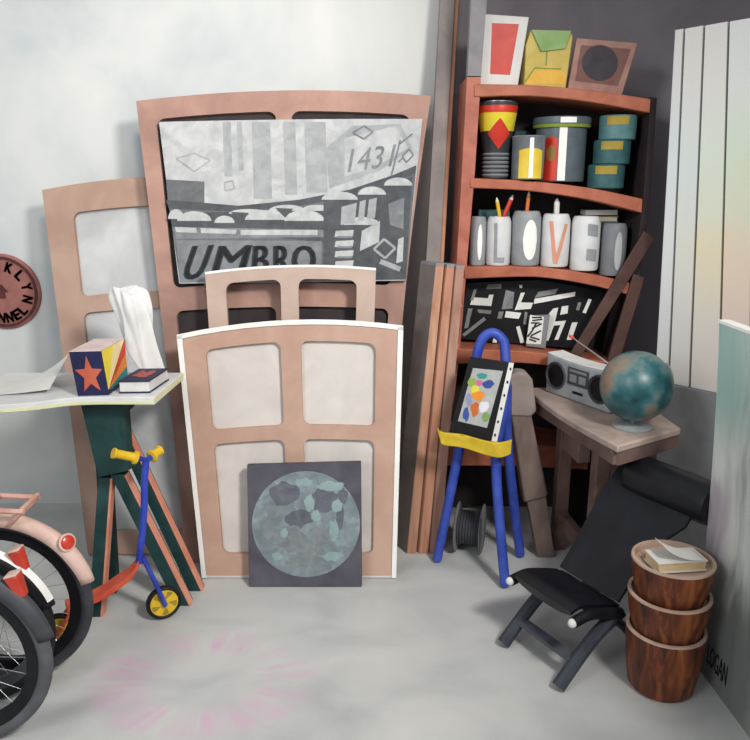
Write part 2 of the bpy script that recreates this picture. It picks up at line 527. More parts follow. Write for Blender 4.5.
sh.append((gw, [(362, 232), (380, 222), (379, 243), (360, 252)]))
for k in range(4):
    sh.append((gw, [(336, 232+k*10), (354, 231+k*10), (353, 237+k*10), (335, 238+k*10)]))
    sh.append((g4, [(338, 237+k*10), (353, 237+k*10), (352, 239+k*10), (337, 239+k*10)]))
dm = [(374, 250), (384, 240), (395, 249), (385, 259)]
for a, b in zip(dm, dm[1:]+dm[:1]): sh.append((g1, line(a, b, 2.4)))
sh.append((g1, line((380, 262), (400, 270), 5)))
sh.append((gw, [(398, 240), (403.5, 238), (402.5, 262), (396, 264)]))
for dm, w in (([(178, 160), (196, 155), (212, 162), (196, 173)], 1.2), ([(353, 135), (364, 128), (373, 134), (364, 141)], 1.8),
              ([(402, 158), (409, 151), (413, 157), (406, 164)], 1.6), ([(226, 184), (234, 182), (236, 190), (227, 192)], 1.2)):
    for a, b in zip(dm, dm[1:]+dm[:1]): sh.append((g1 if w < 1.5 else g4, line(a, b, w)))
paint('painted_image', pB, -.03, sh, cp)
bm = B()
def txt_px(bm, text, quad, pl, d, mi=0):
    f = bil(quad)
    letters(bm, text, lambda u, v: pl.px(f(u, v).x, f(u, v).y, d), mi)
for ch, x, w in (('U', 182, 24), ('M', 212, 36), ('B', 252, 20), ('R', 274, 20), ('O', 292, 27)):
    sl = {'U': 12, 'M': 8, 'B': 2, 'R': 0, 'O': 0}[ch]
    yb = 276 if ch != 'U' else 281
    for dx in (0, 1.6, 3.0):
        txt_px(bm, ch, [(x+dx, yb), (x+w-5+dx, yb-2), (x+w-5+sl+dx, 246), (x+sl+dx, 247)], pB, -.0334)
obj('lettering', bm, mat('letter_dark', '#2c2f33', '#3a3d41', 20, .75), cp, smooth=0, recalc=False)
bm = B(); txt_px(bm, '1431', [(348, 174), (391, 168), (396, 146), (352, 151)], pB, -.0334)
for dy in (0, 2): bm2 = None
for a, b in (((391, 178), (400, 142)), ((398, 164), (402, 160)), ((399, 146), (412, 136))):
    face(bm, [pB.px(x, y, -.0334) for x, y in line(a, b, 1.6)])
obj('number', bm, g4, cp, smooth=0, recalc=False)

# small frame
pS = Plane(2.885, 9.5, .022)
fS = coons(pS, (205, 272), (376, 268), (366, 574), (226, 574), bt=5, floor=True)
rS = frame('stretcher_frame', 'small open pine stretcher frame standing between the largest frame and the front canvas', 'canvas frame', pS, fS, [
    ('top_rail', 0, 1, .955, .992), ('bottom_rail', 0, 1, 0, .05), ('side_rail', 0, .115, .05, .955), ('side_rail', .89, 1, .05, .955),
    ('centre_bar', .44, .545, .05, .955)], WOODS, pS.w(fS(.5, 0, 0).x, 0, 0))
bm = B(); slab(bm, fS, 0, 1, .992, 1.0, -.002, .024, 10, 1)
tr = obj('canvas_edge', bm, WHITE, rS); tr['label'] = 'white canvas edge'

# front canvas seen from behind
pF = Plane(2.82, 7.5, .034)
fF = coons(pF, (178, 336), (402, 327), (395, 580), (203, 580), bt=10, floor=True)
rF = frame('stretched_canvas', 'back of a white-edged canvas with four panes, behind the moon painting', 'canvas', pF, fF, [
    ('top_rail', .02, .98, .925, .985), ('bottom_rail', .02, .98, .012, .10), ('side_rail', .02, .115, .10, .925), ('side_rail', .885, .98, .10, .925),
    ('crossbar', .115, .885, .55, .605), ('centre_bar', .455, .545, .605, .925), ('centre_bar', .455, .545, .10, .55)], WOODF, pF.w(fF(.5, 0, 0).x, 0, 0))
bm = B(); slab(bm, fF, .0, 1, .0, 1, .0225, .034, 10, 8)
for a in ((0, .018, 0, 1), (.982, 1, 0, 1), (0.018, .982, .987, 1), (.018, .982, 0, .01)):
    slab(bm, fF, a[0], a[1], a[2], a[3], .004, .0225, 8, 8)
obj('canvas', bm, mat('front_canvas', '#c6bfb9', '#d6d0ca', 5, .85), rF)
bm = B()
for a in ((-.006, 0.018, 0, 1.0), (.982, 1.006, 0, 1.0), (-.006, 1.006, .987, 1.006)):
    slab(bm, fF, a[0], a[1], a[2], a[3], -.001, .0035, 10, 8)
e_ = obj('canvas_edge', bm, WHITE, rF); e_['label'] = 'white primed canvas edge'

# moon painting
pM = Plane(2.752, 9.0, .03)
fM = coons(pM, (247, 465), (361, 462), (362, 584), (249, 584), floor=True)
mo = thing('moon_painting', 'small dark square painting of a full moon, on the floor before the front canvas', 'painting', pM.w(fM(.5, 0, 0).x, 0, 0))
bm = B(); slab(bm, fM, 0, 1, 0, 1, 0, .03, 2, 2)
obj('canvas', bm, mat('moon_night', '#484650', '#5c5a62', 5, .7), mo, bev=.002)
MO = mat('moon_grey', '#6c767a', '#8e9c9e', 14, .8, c3='#7a868a')
MD = mat('moon_dark', '#545662', '#6c7078', 16, .8); MT = mat('moon_teal', '#7f9596', '#94a9a8', 16, .8); MM = mat('moon_mid', '#6f7477', '#858c8e', 22, .8)
def blob(cx, cy, rx, ry, seed, n=18):
    r = random.Random(seed)
    k = [1+r.uniform(-.2, .2) for _ in range(n)]
    return [(cx+rx*k[i]*math.cos(2*PI*i/n), cy+ry*k[i]*math.sin(2*PI*i/n)) for i in range(n)]
sh = [(MO, ell(306, 524, 54, 53, 48))]
for i, (m, x, y, rx, ry) in enumerate([(MD, 284, 494, 14, 12), (MD, 325, 500, 13, 13), (MD, 298, 519, 13, 9), (MD, 343, 496, 5, 8), (MD, 340, 518, 4, 13),
        (MM, 291, 538, 16, 13), (MM, 312, 552, 12, 9), (MM, 274, 512, 8, 6), (MM, 322, 535, 10, 8), (MM, 300, 562, 14, 6),
        (MT, 334, 530, 5, 10), (MT, 330, 486, 13, 5), (MT, 337, 506, 5, 7), (MT, 316, 516, 5, 6), (MT, 304, 482, 9, 4), (MT, 333, 556, 9, 5),
        (MT, 284, 533, 4, 5), (MT, 309, 503, 5, 8), (MM, 268, 530, 6, 10), (MT, 277, 556, 6, 4)]):
    sh.append((m, blob(x, y, rx, ry, i)))
paint('painted_moon', pM, 0, sh, mo)

# ================================================================== TALL PLANK and BOARDS
pT = Plane(3.15, 7.4, .06)
TP = mat('plank_grey', '#7b7472', '#948a85', 6, .75); TPO = mat('plank_orange', '#a9755c', '#bb8a70', 6, .75)
tp = thing('timber_plank', 'tall grey timber plank with a tan edge, leaning left of the shelf unit', 'plank', pT.w(.12, 0, 0))
bm = B()
a = [V(pT.hit(*p)) for p in ((411, 540), (424, 540), (455, 0), (440, 0))]
k = (a[3]-a[0])/(a[3].y-a[0].y); k2 = (a[2]-a[1])/(a[2].y-a[1].y)
q = [a[0]+k*(0-a[0].y), a[1]+k2*(0-a[1].y), a[1]+k2*(2.62-a[1].y), a[0]+k*(2.62-a[0].y)]
prism(bm, [pT.w(x.x, 0, x.y) for x in q], pT.ey*.055)
obj('face_board', bm, TP, tp, bev=.003)
bm = B()
w2 = V((.018, 0))
prism(bm, [pT.w(x.x, .012, x.y) for x in (q[1], q[1]+w2, q[2]+w2, q[2])], pT.ey*.04)
obj('edge_strip', bm, TPO, tp, bev=.003)
bdl = [((407, 416.2), (436, 444.2), '#a87860', '#c79a80'), ((418.8, 428.2), (446.8, 454.6), '#a8745a', '#c4917a'), ((430, 440), (456.4, 464.5), '#97705f', '#b68e7c')]
for i, (b_, t_, c1, c2) in enumerate(bdl):
    Y = 3.04
    zf = lambda x: Z(x, 560).z
    bl, brr = P(b_[0], 558, Y), P(b_[1], 558, Y)
    tl, trr = P(t_[0], 266+1.2*i, Y), P(t_[1], 266+1.2*i, Y)
    for v in (bl, brr): v.z = 0
    lb = ['tan timber board, leftmost of the three short boards standing against the shelf',
          'tan timber board, middle one of the three short boards beside the shelf',
          'tan timber board nearest the shelf unit, right one of the three short boards'][i]
    t = thing('timber_board', lb, 'board', bl, 'short boards leaning together beside the shelf')
    bm = B(); prism(bm, [bl, brr, trr, tl], (-.055, .098, 0)); obj('board', bm, mat('board_%d' % i, c1, c2, 5, .7, stretch=(4, 4, .6)), t, bev=.003)
    if i == 0:
        bm = B(); k_ = V((-.055, .098, 0)); prism(bm, [bl+V((0, .002, 0)), tl+V((0, .002, 0)), tl+k_, bl+k_], (-.002, -.001, 0)); x = obj('board_face', bm, mat('board_grey', '#6f6663', '#8a7f79', 5, .75), t); x['label'] = 'grey side face'  # left side of the first board in a separate grey
    bm = B(); up = V((0, 0, .012)); prism(bm, [tl, trr, trr+up, tl+up], (-.055, .098, 0)); obj('end_grain', bm, GREYPOST, t)

# ================================================================== SHELF UNIT
SY, SB = 3.22, 3.50
sh_rt = thing('shelf_unit', 'tall red-brown shelf unit full of tins and pots against the shaded wall', 'shelf', P(440, 540, SY+.14) * 1)
PL = [(467, 77), (462, 170), (457, 259), (449, 350), (438, 430), (426, 535)]
PR = [(481, 77), (475, 170), (467, 262), (460, 350), (450, 430), (439, 535)]
def strip(bm, left, right, Y, dep, zfix=False):
    L_ = [P(x, y, Y) for x, y in left]; R_ = [P(x, y, Y) for x, y in right]
    if zfix: L_[-1].z = R_[-1].z = 0
    for a0, a1, b0, b1 in zip(L_, L_[1:], R_, R_[1:]):
        hexa(bm, [a0, b0, b0+V((0, dep, 0)), a0+V((0, dep, 0))], [a1, b1, b1+V((0, dep, 0)), a1+V((0, dep, 0))])
    bmesh.ops.remove_doubles(bm, verts=bm.verts[:], dist=1e-5)
bm = B(); strip(bm, PL, PR, SY, SB-SY, True); obj('side_panel', bm, ORANGE, sh_rt)
bm = B(); strip(bm, [(476, -30), (471, 0), (467.5, 76)], [(491, -30), (487, 0), (481, 76)], SY, .06); up_ = obj('upper_post', bm, GREYPOST, sh_rt); up_['label'] = 'grey upper post'  # post turns grey above the top shelf
bm = B(); strip(bm, [(651, 97), (643, 205), (629, 300), (608, 400), (582, 530)], [(657, 98), (650, 206), (636, 301), (615, 401), (589, 530)], SY, SB-SY, True); obj('side_panel', bm, DBROWN, sh_rt)  # dark brown stands in for the shade at the shelf's right end
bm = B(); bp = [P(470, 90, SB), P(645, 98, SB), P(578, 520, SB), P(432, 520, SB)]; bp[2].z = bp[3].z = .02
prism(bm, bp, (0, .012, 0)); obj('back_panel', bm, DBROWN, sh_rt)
SH = [([(474, 84), (530, 85), (590, 90), (651, 99)], [(474, 97), (530, 96), (590, 102), (650, 113)]),
      ([(470, 178), (530, 181), (590, 188), (643, 199)], [(470, 188), (530, 191), (590, 200), (642, 213)]),
      ([(464, 267), (535, 267), (590, 274), (630, 283)], [(464, 279), (535, 277), (590, 285), (629, 295)]),
      ([(456, 349), (520, 351), (570, 357), (615, 363)], [(456, 364), (520, 363), (570, 369), (614, 376)]),
      ([(446, 440), (500, 442), (550, 446), (588, 450)], [(446, 466), (500, 466), (550, 468), (588, 470)])]
SHZ = []
for i, (t_, b_) in enumerate(SH):
    bm = B()
    T = smoothpts([P(x, y, SY-.006) for x, y in t_], 4); Bt = smoothpts([P(x, y, SY-.006) for x, y in b_], 4)
    prev = None
    A = [[bm.verts.new(p) for p in T], [bm.verts.new(p) for p in Bt],
         [bm.verts.new(p+V((0, SB-SY, 0))) for p in Bt], [bm.verts.new(p+V((0, SB-SY, 0))) for p in T]]
    for k in range(len(T)-1):
        for j in range(4):
            bm.faces.new((A[j][k], A[j][k+1], A[(j+1) % 4][k+1], A[(j+1) % 4][k]))
    for k in (0, -1): bm.faces.new([A[j][k] for j in range(4)])
    obj('shelf_board', bm, ORANGE2, sh_rt, bev=.004)
    SHZ.append(T)
def sz(i, X):
    T = SHZ[i]
    for a, b in zip(T, T[1:]):
        if a.x <= X <= b.x: return a.z + (b.z-a.z)*(X-a.x)/(b.x-a.x)
    return T[0].z if X < T[0].x else T[-1].z
# scratched light letters on the left post, small painted strokes
bm = B()
SCR = mat('post_scratches', '#d0937c', '#d9a48e', 8, .6)
for ch, x, y, h in (('L', 452.5, 372, 9), ('U', 453.5, 350, 9), ('K', 456, 322, 9), ('A', 458, 303, 9), ('T', 459.5, 284, 9), ('L', 446.5, 398, 8)):
    f = bil([(x-3, y+h/2), (x+4, y+h/2-1), (x+5, y-h/2-1), (x-2, y-h/2)])
    letters(bm, ch, lambda u, v: P(f(u, v).x, f(u, v).y, SY-.0015))
obj('scratched_marks', bm, SCR, sh_rt, smooth=0, recalc=False)

# ---- top shelf
def panel(Y, pts, th, lean=0):
    return [P(x, y, Y) for x, y in pts]
class YP:
    def __init__(s, Y): s.Y = Y
    def px(s, x, y, d=0): return P(x, y, s.Y+d)
def smallpic(name, label, cat, pts, Y, th, bodymat, shelf=0, group=None, lift=True):
    q = [P(x, y, Y) for x, y in pts]      # order: BL, TL, TR, BR
    for i_ in (0, 3):
        q[i_].z = sz(shelf, q[i_].x)+.004
    r = thing(name, label, cat, (q[0]+q[3])/2, group)
    bm = B(); prism(bm, q, (0, th, 0)); obj('canvas', bm, bodymat, r, bev=.003)
    return r
r = smallpic('small_painting', 'white painting with a red rectangle, left on the shelf top', 'painting', [(480, 84), (485, 14), (529, 17), (518, 86)], 3.27, .03, OFFW)
paint('painted_rectangle', YP(3.27), 0, [(RED, [(490, 74), (492, 23), (519, 24), (510, 75)])], r)
# carton
q = [(524, 86), (526, 45), (531, 30), (570, 31), (573, 36), (566, 86)]
q3 = [P(x, y, 3.27) for x, y in q]; q3[0].z = sz(0, q3[0].x)+.004; q3[-1].z = sz(0, q3[-1].x)+.004
ct = thing('carton', 'yellow folded carton with a green top flap, middle on the shelf top', 'carton', (q3[0]+q3[-1])/2)
bm = B(); prism(bm, q3, (0, .09, 0)); obj('box_body', bm, mat('carton_yellow', '#b89f48', '#c9b668', 9, .6), ct, bev=.004)
CG = mat('carton_green', '#7a9a58', '#94ac78', 9, .6); CGD = mat('carton_crease', '#6f8a3a', '#7f9844', 9, .6); CO = mat('carton_orange', '#d3a23c', '#e0b450', 9, .6)
bm = B(); prism(bm, [P(x, y, 3.27) for x, y in ((531, 30), (571, 31), (565, 49), (541, 52))], (0, -.008, 0)); obj('top_flap', bm, CG, ct, bev=.002)
paint('folds', YP(3.27), 0, [(CO, [(525, 84), (534, 69), (546, 66), (560, 68), (566, 75), (565, 84)]), (CGD, line((547, 50), (546, 66), 1.4)), (CGD, line((525, 82), (535, 68), 1.4)), (CGD, line((535, 68), (561, 69), 1.4)), (CGD, line((531, 30), (541, 52), 1.2))], ct)
r = smallpic('small_painting', 'brown painting with a dark disc, right on the shelf top', 'painting', [(568, 88), (577, 38), (638, 43), (622, 94)], 3.27, .03, mat('brown_pic', '#8f6a5e', '#a98478', 9, .7))
paint('painted_disc', YP(3.27), 0, [(mat('brown_inner', '#6d4a44', '#7d5a52', 9, .7), [(575, 81), (581, 45), (631, 49), (618, 86)]), (mat('disc_dark', '#38343a', '#443f44', 12, .7), ell(600, 63, 18, 18, 28))], r)

# ---- tins
def cyl_band(bm, c, r, z0, z1, mi=0, seg=32):
    lathe(bm, [(r, z0), (r, z1)], c, None, seg, mi)
def cyl_poly(bm, c, r, cols, mi=0):
    """cols: (angle, z0, z1) with angle 0 facing the camera side (-Y)"""
    vs = [(bm.verts.new((c[0]+r*math.sin(a), c[1]-r*math.cos(a), c[2]+z0)), bm.verts.new((c[0]+r*math.sin(a), c[1]-r*math.cos(a), c[2]+z1))) for a, z0, z1 in cols]
    for p, q_ in zip(vs, vs[1:]):
        bm.faces.new((p[0], q_[0], q_[1], p[1])).material_index = mi
TINM = mat('tin_metal', '#6d7478', '#8b9296', 8, .35, metal=.3); TIND = mat('tin_dark', '#2a2d31', '#3a3d42', 8, .4)
pxm = lambda px, Y, z: (px-375)/F*(Y*math.cos(PITCH)+(CAMZ-z)*math.sin(PITCH))
def at_shelf(i, px, Y, r=.07):
    z = 1.6
    for _ in range(6):
        X = pxm(px, Y, z); z = max(sz(i, X-r), sz(i, X), sz(i, X+r), sz(i, X-r/2), sz(i, X+r/2))
    return V((X, Y, z+.0015))
YP2 = 3.31
px2m = 3.28/750
c = at_shelf(1, 495, YP2)
t = thing('paint_tin', 'tall tin with a red diamond on a yellow band, left on the tin shelf', 'tin', c)
bm = B(); lathe(bm, [(0, 0), (.055, 0), (.055, .1)] + [(.055+.003*(k % 2), .1*k/14) for k in range(14)][:0] + [(.058, .12), (.083, .29), (.083, .305), (.078, .305), (.078, .29), (0, .29)], c, None, 32)
obj('body', bm, TIND, t)
bm = B()
for k in range(6): lathe(bm, [(.0552, .008+k*.017), (.059, .013+k*.017), (.0552, .018+k*.017)], c, None, 32)
obj('ribs', bm, MGREY, t)
bm = B(); lathe(bm, [(.0695, .19), (.081, .262), (.0815, .262)], c, None, 32); obj('yellow_band', bm, mat('tin_yellow', '#c2b428', '#e0cc3c', 9, .4), t)
bm = B(); lathe(bm, [(.0812, .262), (.0845, .288), (.0838, .29)], c, None, 32); obj('red_band', bm, RED, t)
bm = B()
n = 12
def dia(a, half): return .145+.06*0
cols = []
for k in range(n+1):
    a = -.72+1.44*k/n; h = .062*(1-abs(a)/.72)
    cols.append((a, .178-h, .178+h))
vs = []
for a, z0, z1 in cols:
    rr = lambda z: .0825-(.29-z)*.15+.004
    vs.append([bm.verts.new((c.x+rr(z)*math.sin(a), c.y-rr(z)*math.cos(a), c.z+z)) for z in (z0, (z0+z1)/2, z1)])
for p_, q_ in zip(vs, vs[1:]):
    for k in (0, 1): bm.faces.new((p_[k], q_[k], q_[k+1], p_[k+1]))
obj('diamond_label', bm, RED, t, recalc=False)
bm = B(); lathe(bm, [(0, .29), (.07, .29), (.074, .302), (.074, .308), (.066, .308), (.064, .3), (0, .3)], c, None, 32); obj('lid', bm, CHROME, t)

c = at_shelf(1, 527, 3.255)
t = thing('paint_tin', 'small silver tin with a yellow label, second from left on the tin shelf', 'tin', c)
bm = B(); lathe(bm, [(0, 0), (.064, 0), (.066, .004), (.068, .165), (.071, .17), (.068, .175), (.062, .175), (.060, .168), (0, .168)], c, None, 32); obj('body', bm, TINM, t)
bm = B(); cyl_poly(bm, c, .0692, [(-.75+1.5*k/10, .004, .115+.01*math.sin(k*PI/10)) for k in range(11)]); obj('label', bm, mat('label_yellow', '#c8a92a', '#dcc548', 9, .5), t, recalc=False)
bm = B(); cyl_poly(bm, c, .0698, [(-.12+.24*k/4, .006, .165) for k in range(5)]); obj('white_streak', bm, WHITE, t, recalc=False)  # white upright streak over the label

c = at_shelf(1, 558.5, 3.365, .115)
t = thing('paint_tin', 'large grey paint can with white streak and red label, centre of the tin shelf', 'tin', c)
bm = B(); lathe(bm, [(0, 0), (.103, 0), (.105, .004), (.106, .222), (.120, .235), (.122, .25), (.120, .262), (.108, .262), (.105, .252), (0, .252)], c, None, 40); obj('body', bm, mat('can_slate', '#4c575d', '#5d686e', 9, .4), t)
bm = B(); lathe(bm, [(.116, .220), (.1225, .231), (.116, .234)], c, None, 40); obj('green_band', bm, mat('band_green', '#7f9434', '#96a84a', 9, .5), t)
bm = B(); cyl_poly(bm, c, .1072, [(-.85+.52*k/8, .004, .17+.014*math.sin(PI*k/8)) for k in range(9)]); lab = obj('red_label', bm, RED, t, recalc=False)
bm = B(); cyl_poly(bm, c, .1078, [(-.78+.38*k/10, .115-.032*math.sqrt(max(0, 1-((k-5)/5)**2)), .115+.032*math.sqrt(max(0, 1-((k-5)/5)**2))) for k in range(11)]); obj('label_disc', bm, mat('disc_ochre', '#8b6a34', '#9b7a44', 9, .6), lab, recalc=False)
bm = B(); cyl_poly(bm, c, .1074, [(-.3+.3*k/5, .004, .222) for k in range(6)]); cyl_poly(bm, c, .1230, [(-.28+.55*k/6, .236, .258) for k in range(7)]); obj('white_streak', bm, WHITE, t, recalc=False)  # white streak down the side and across the lip

for k in range(3):
    Yk = YP2-.01
    c = at_shelf(1, 605+k*4, Yk); c.z = at_shelf(1, 605, Yk).z + k*.0985
    lb = ['lowest teal tin of the stack of three, at the right end of the tin shelf', 'middle teal tin of the stack of three at the shelf right end', 'topmost teal tin of the stack of three, under the shelf top'][k]
    t = thing('paint_tin', lb, 'tin', c, 'teal tins stacked on the tin shelf')
    bm = B(); lathe(bm, [(0, 0), (.072, 0), (.075, .004), (.076, .092), (.073, .097), (0, .097)], c, None, 32); obj('body', bm, TEAL if k < 2 else mat('teal_top', '#45696c', '#5c8284', 10, .6), t)
    bm = B(); cyl_poly(bm, c, .0768, [(-.9+1.2*j/8, .058, .091) for j in range(9)]); obj('label', bm, OCHRE, t, recalc=False)
# dark teal boxes standing behind the tins
for (px, w, h, lb) in ((519, .07, .21, 'dark teal box standing behind the small silver tin'),):
    c = at_shelf(1, px, 3.46)
    bm = B(); box(bm, c+V((0, -.0, h/2)), (w, .05, h)); tag(obj('storage_box', bm, DTEAL, loc=c, bev=.006), lb, 'box')

# ---- pots that spell
POTG = mat('pot_grey', '#85888b', '#9a9da0', 7, .5); POTW_ = mat('pot_white', '#c3c4c4', '#d8d8d6', 7, .5); POTD = mat('pot_dark', '#6a6d72', '#7c7f83', 7, .5)
PINKO = mat('letter_orange', '#c98468', '#d79a80', 8, .6)
pots = []
data = [(477, .0345, .205, POTG, None, None, 'narrow pale grey pot with a white stripe, at the shelf left end'),
        (497.5, .052, .205, POTW_, 'L', POTG, 'white pot lettered L'),
        (524.5, .0615, .228, POTG, 'O', WHITE, 'grey pot lettered with a white O'),
        (553.5, .0605, .222, POTW_, 'V', PINKO, 'white pot with an orange letter V'),
        (583, .0615, .228, POTW_, 'E', POTG, 'white pot lettered with a grey E'),
        (611, .054, .22, POTD, None, None, 'dark grey rounded pot, at the right end of the pot row')]
STROKES = {'L': [((.22, .98), (.26, .06), .17), ((.18, .06), (.75, .05), .13)], 'V': [((.12, .98), (.40, .0), .17), ((.86, .92), (.42, .0), .17)],
           'E': [((.42, .86), (.95, .82), .26), ((.42, .30), (.95, .27), .26)]}
def cyl_stroke(bm, c, r, p, q, w, h, wA=.72):
    p, q = V(p), V(q); d = (q-p); n_ = V((1, 0)) if abs(d.y) > abs(d.x) else V((0, 1))
    rows = []
    for k in range(9):
        m_ = p+d*k/8
        row = []
        for j in range(5):
            x = m_+n_*w*(j/4-.5)
            a_ = (x.x-.5)*2*wA
            row.append(bm.verts.new((c.x+r*math.sin(a_), c.y-r*math.cos(a_), c.z+.015+x.y*h*.82)))
        rows.append(row)
    for a_, b_ in zip(rows, rows[1:]):
        for j in range(4): bm.faces.new((a_[j], a_[j+1], b_[j+1], b_[j]))
for px, rr, h, m, ch, lm, lb in data:
    c = at_shelf(2, px, 3.285, .05)
    t = thing('pot', lb, 'pot', c, 'pots lined up on the third shelf')
    bm = B(); lathe(bm, [(0, 0), (rr*.93, 0), (rr, .008), (rr*1.02, h*.5), (rr*1.0, h*.88), (rr*.9, h*.97), (rr*.82, h), (rr*.76, h*.985), (rr*.76, h*.5), (0, h*.48)], c, None, 32)
    obj('body', bm, m, t)
    if ch and ch != 'O':
        bm = B()
        for p_, q_, w_ in STROKES[ch]: cyl_stroke(bm, c, rr*1.02+.0018, p_, q_, w_, h)
        obj('letter', bm, lm, t, recalc=False)
    else:
        bm = B(); wA = .5 if ch else .3; off = 0.12
        cols = [(off-wA+2*wA*k/14, h*.48-h*.37*math.sqrt(max(0, 1-((k-7)/7)**2)), h*.48+h*.37*math.sqrt(max(0, 1-((k-7)/7)**2))) for k in range(15)]
        cyl_poly(bm, c, rr*1.02+.0015, cols)
        obj('letter' if ch else 'pale_stripe', bm, lm or (WHITE if px < 500 else LGREY), t, recalc=False)
    pots.append((c, rr, h))
def pencil(name, lb, cat, i, lean, L, m, r=.008):
    c, rr, h = pots[i]
    a = V((c.x - max(-.018, min(.018, lean*.12)), c.y+(.012 if lean > .3 else -.014 if lean < -.1 else 0), c.z+h*.5+.006)); d = V((lean, 0, 1)).normalized()
    t = thing(name, lb, cat, a)
    bm = B(); lathe(bm, [(0, 0), (r, 0), (r, L*.9), (r*.9, L*.9)], a, d, 8); obj('shaft', bm, m, t)
    bm = B(); lathe(bm, [(r*.95, L*.9), (r*.25, L), (0, L)], a, d, 8); obj('tip', bm, m if name == 'paint_brush' else OFFW, t)
pencil('pencil', 'yellow pencil standing in the pot lettered L', 'pencil', 1, -.2, .18, YEL)
pencil('pencil', 'red pencil slanting out of the pot lettered L, beside the yellow one', 'pencil', 1, .40, .20, RED, .010)
pencil('pencil', 'orange pencil standing in the pot with the white O', 'pencil', 2, .07, .19, mat('pencil_orange', '#c5662a', '#d67a3c', 8, .5))
pencil('paint_brush', 'pale broad brush standing in the pot with the orange V', 'brush', 3, -.02, .17, OFFW, .012)
bk = [(600, .14, .045, TEAL, 'teal book, lowest of the pile behind the E pot'), (602, .15, .026, OCHRE, 'ochre book in the middle of the pile behind the E pot'), (604, .15, .03, BLACK, 'black book on top of the pile behind the E pot')]
zz = None
bsz = at_shelf(2, 589, 3.42)
bm = B(); box(bm, bsz+V((0.03, 0, .08)), (.17, .1, .16)); tag(obj('storage_box', bm, DTEAL, loc=bsz, bev=.005), 'dark teal box under the little pile of books, behind the E pot', 'box')
zz = bsz.z+.16
for px, w, h, m, lb in bk:
    cc = V((bsz.x+.025, 3.42, zz+.0005))
    t = thing('book', lb, 'book', cc, 'books piled behind the pots')
    bm = B(); box(bm, cc+V((0, 0, .002)), (w, .1, .004)); box(bm, cc+V((0, 0, h-.002)), (w, .1, .004)); box(bm, cc+V((0, .048, h/2)), (w, .004, h)); obj('cover', bm, m, t)
    bm = B(); box(bm, cc+V((0, -.003, h/2)), (w-.01, .09, h-.009)); obj('pages', bm, m if h > .04 else OFFW, t)
    zz += h+.0005
gb = at_shelf(2, 487, 3.43)
bm = B(); box(bm, gb+V((.02, 0, .115)), (.14, .06, .23)); tag(obj('storage_box', bm, TEAL, loc=gb, bev=.005), 'teal box behind the pots at the left end of the pot shelf', 'box')

# ---- black and white abstract panel on the fourth shelf
pA = YP(3.34)
q = [P(x, y, 3.34) for x, y in ((459, 351), (467, 283), (540, 280), (603, 291), (592, 360))]
q[0].z = sz(3, q[0].x)+.022; q[4].z = sz(3, q[4].x)+.022
ab = thing('abstract_painting', 'wide black painting with white strokes, filling the fourth shelf', 'painting', (q[0]+q[4])/2)
bm = B(); prism(bm, q, (0, .025, 0)); obj('canvas', bm, BLACK, ab)
W1, W2 = mat('stroke_white', '#d5d5d0', '#e6e5e0', 14, .7), mat('stroke_grey', '#707273', '#8d8f90', 14, .7)
S5 = lambda pts: [(455+x/4.55, 270+y/4.55*.92) for x, y in pts]
sh = []
for m, pts in [(W1, [(80, 135), (150, 140), (155, 122), (175, 122), (165, 178), (68, 172)]), (W2, [(86, 95), (100, 95), (84, 150), (70, 150)]), (W2, [(148, 72), (212, 68), (210, 92), (142, 95)]),
               (W2, [(232, 98), (270, 110), (262, 190), (212, 195)]), (W1, [(300, 112), (318, 112), (300, 160), (355, 162), (345, 192), (272, 198)]), (W2, [(380, 108), (470, 92), (455, 118), (362, 138)]),
               (W1, [(362, 142), (548, 108), (545, 130), (358, 168)]), (W1, [(232, 203), (302, 212), (290, 242), (226, 234)]), (W2, [(100, 195), (166, 200), (162, 218), (108, 212)]),
               (W2, [(60, 190), (80, 190), (60, 285), (42, 290)]), (W2, [(132, 232), (142, 246), (42, 330), (32, 318)]), (W1, [(278, 282), (294, 276), (316, 358), (298, 362)]),
               (W1, [(448, 190), (470, 186), (455, 255), (505, 250), (470, 345), (452, 345), (480, 272), (450, 275), (425, 350), (408, 350), (428, 215)]), (W1, [(486, 180), (516, 176), (512, 215), (478, 222)]),
               (W1, [(608, 142), (622, 146), (595, 215), (580, 210)]), (W1, [(532, 260), (558, 258), (530, 345), (508, 345)]), (W1, [(632, 265), (640, 275), (615, 345), (600, 345)]),
               (W1, [(180, 322), (194, 325), (190, 360), (170, 358)]), (W2, [(200, 205), (222, 205), (212, 240), (192, 240)]), (W2, [(318, 205), (330, 210), (325, 270), (310, 268)]), (W1, [(292, 74), (306, 74), (306, 88), (294, 90)]),
               (W2, [(560, 160), (575, 160), (565, 200), (550, 198)])]:
    sh.append((m, S5(pts)))
paint('white_strokes', pA, 0, sh, ab)
pz = YP(3.30)
q = [P(x, y, 3.30) for x, y in ((526, 353), (530, 316), (550, 315), (545, 355))]
q[0].z = sz(3, q[0].x)+.008; q[3].z = sz(3, q[3].x)+.008
zb = thing('small_painting', 'little striped grey canvas in front of the wide black painting', 'painting', (q[0]+q[3])/2)
bm = B(); prism(bm, q, (0, .02, 0)); obj('canvas', bm, MGREY, zb)
sh = [(W1, S5([(342, 222), (405, 232), (391, 368), (324, 364)]))]
for a, b in (((350, 235), (395, 235)), ((352, 250), (398, 244)), ((345, 262), (385, 262)), ((350, 290), (395, 265)), ((352, 300), (370, 262)), ((345, 325), (392, 300)), ((340, 330), (385, 345)), ((338, 342), (370, 354)), ((330, 330), (352, 300))):
    sh.append((gk, S5(line(a, b, 8))))
paint('painted_stripes', pz, 0, sh, zb)

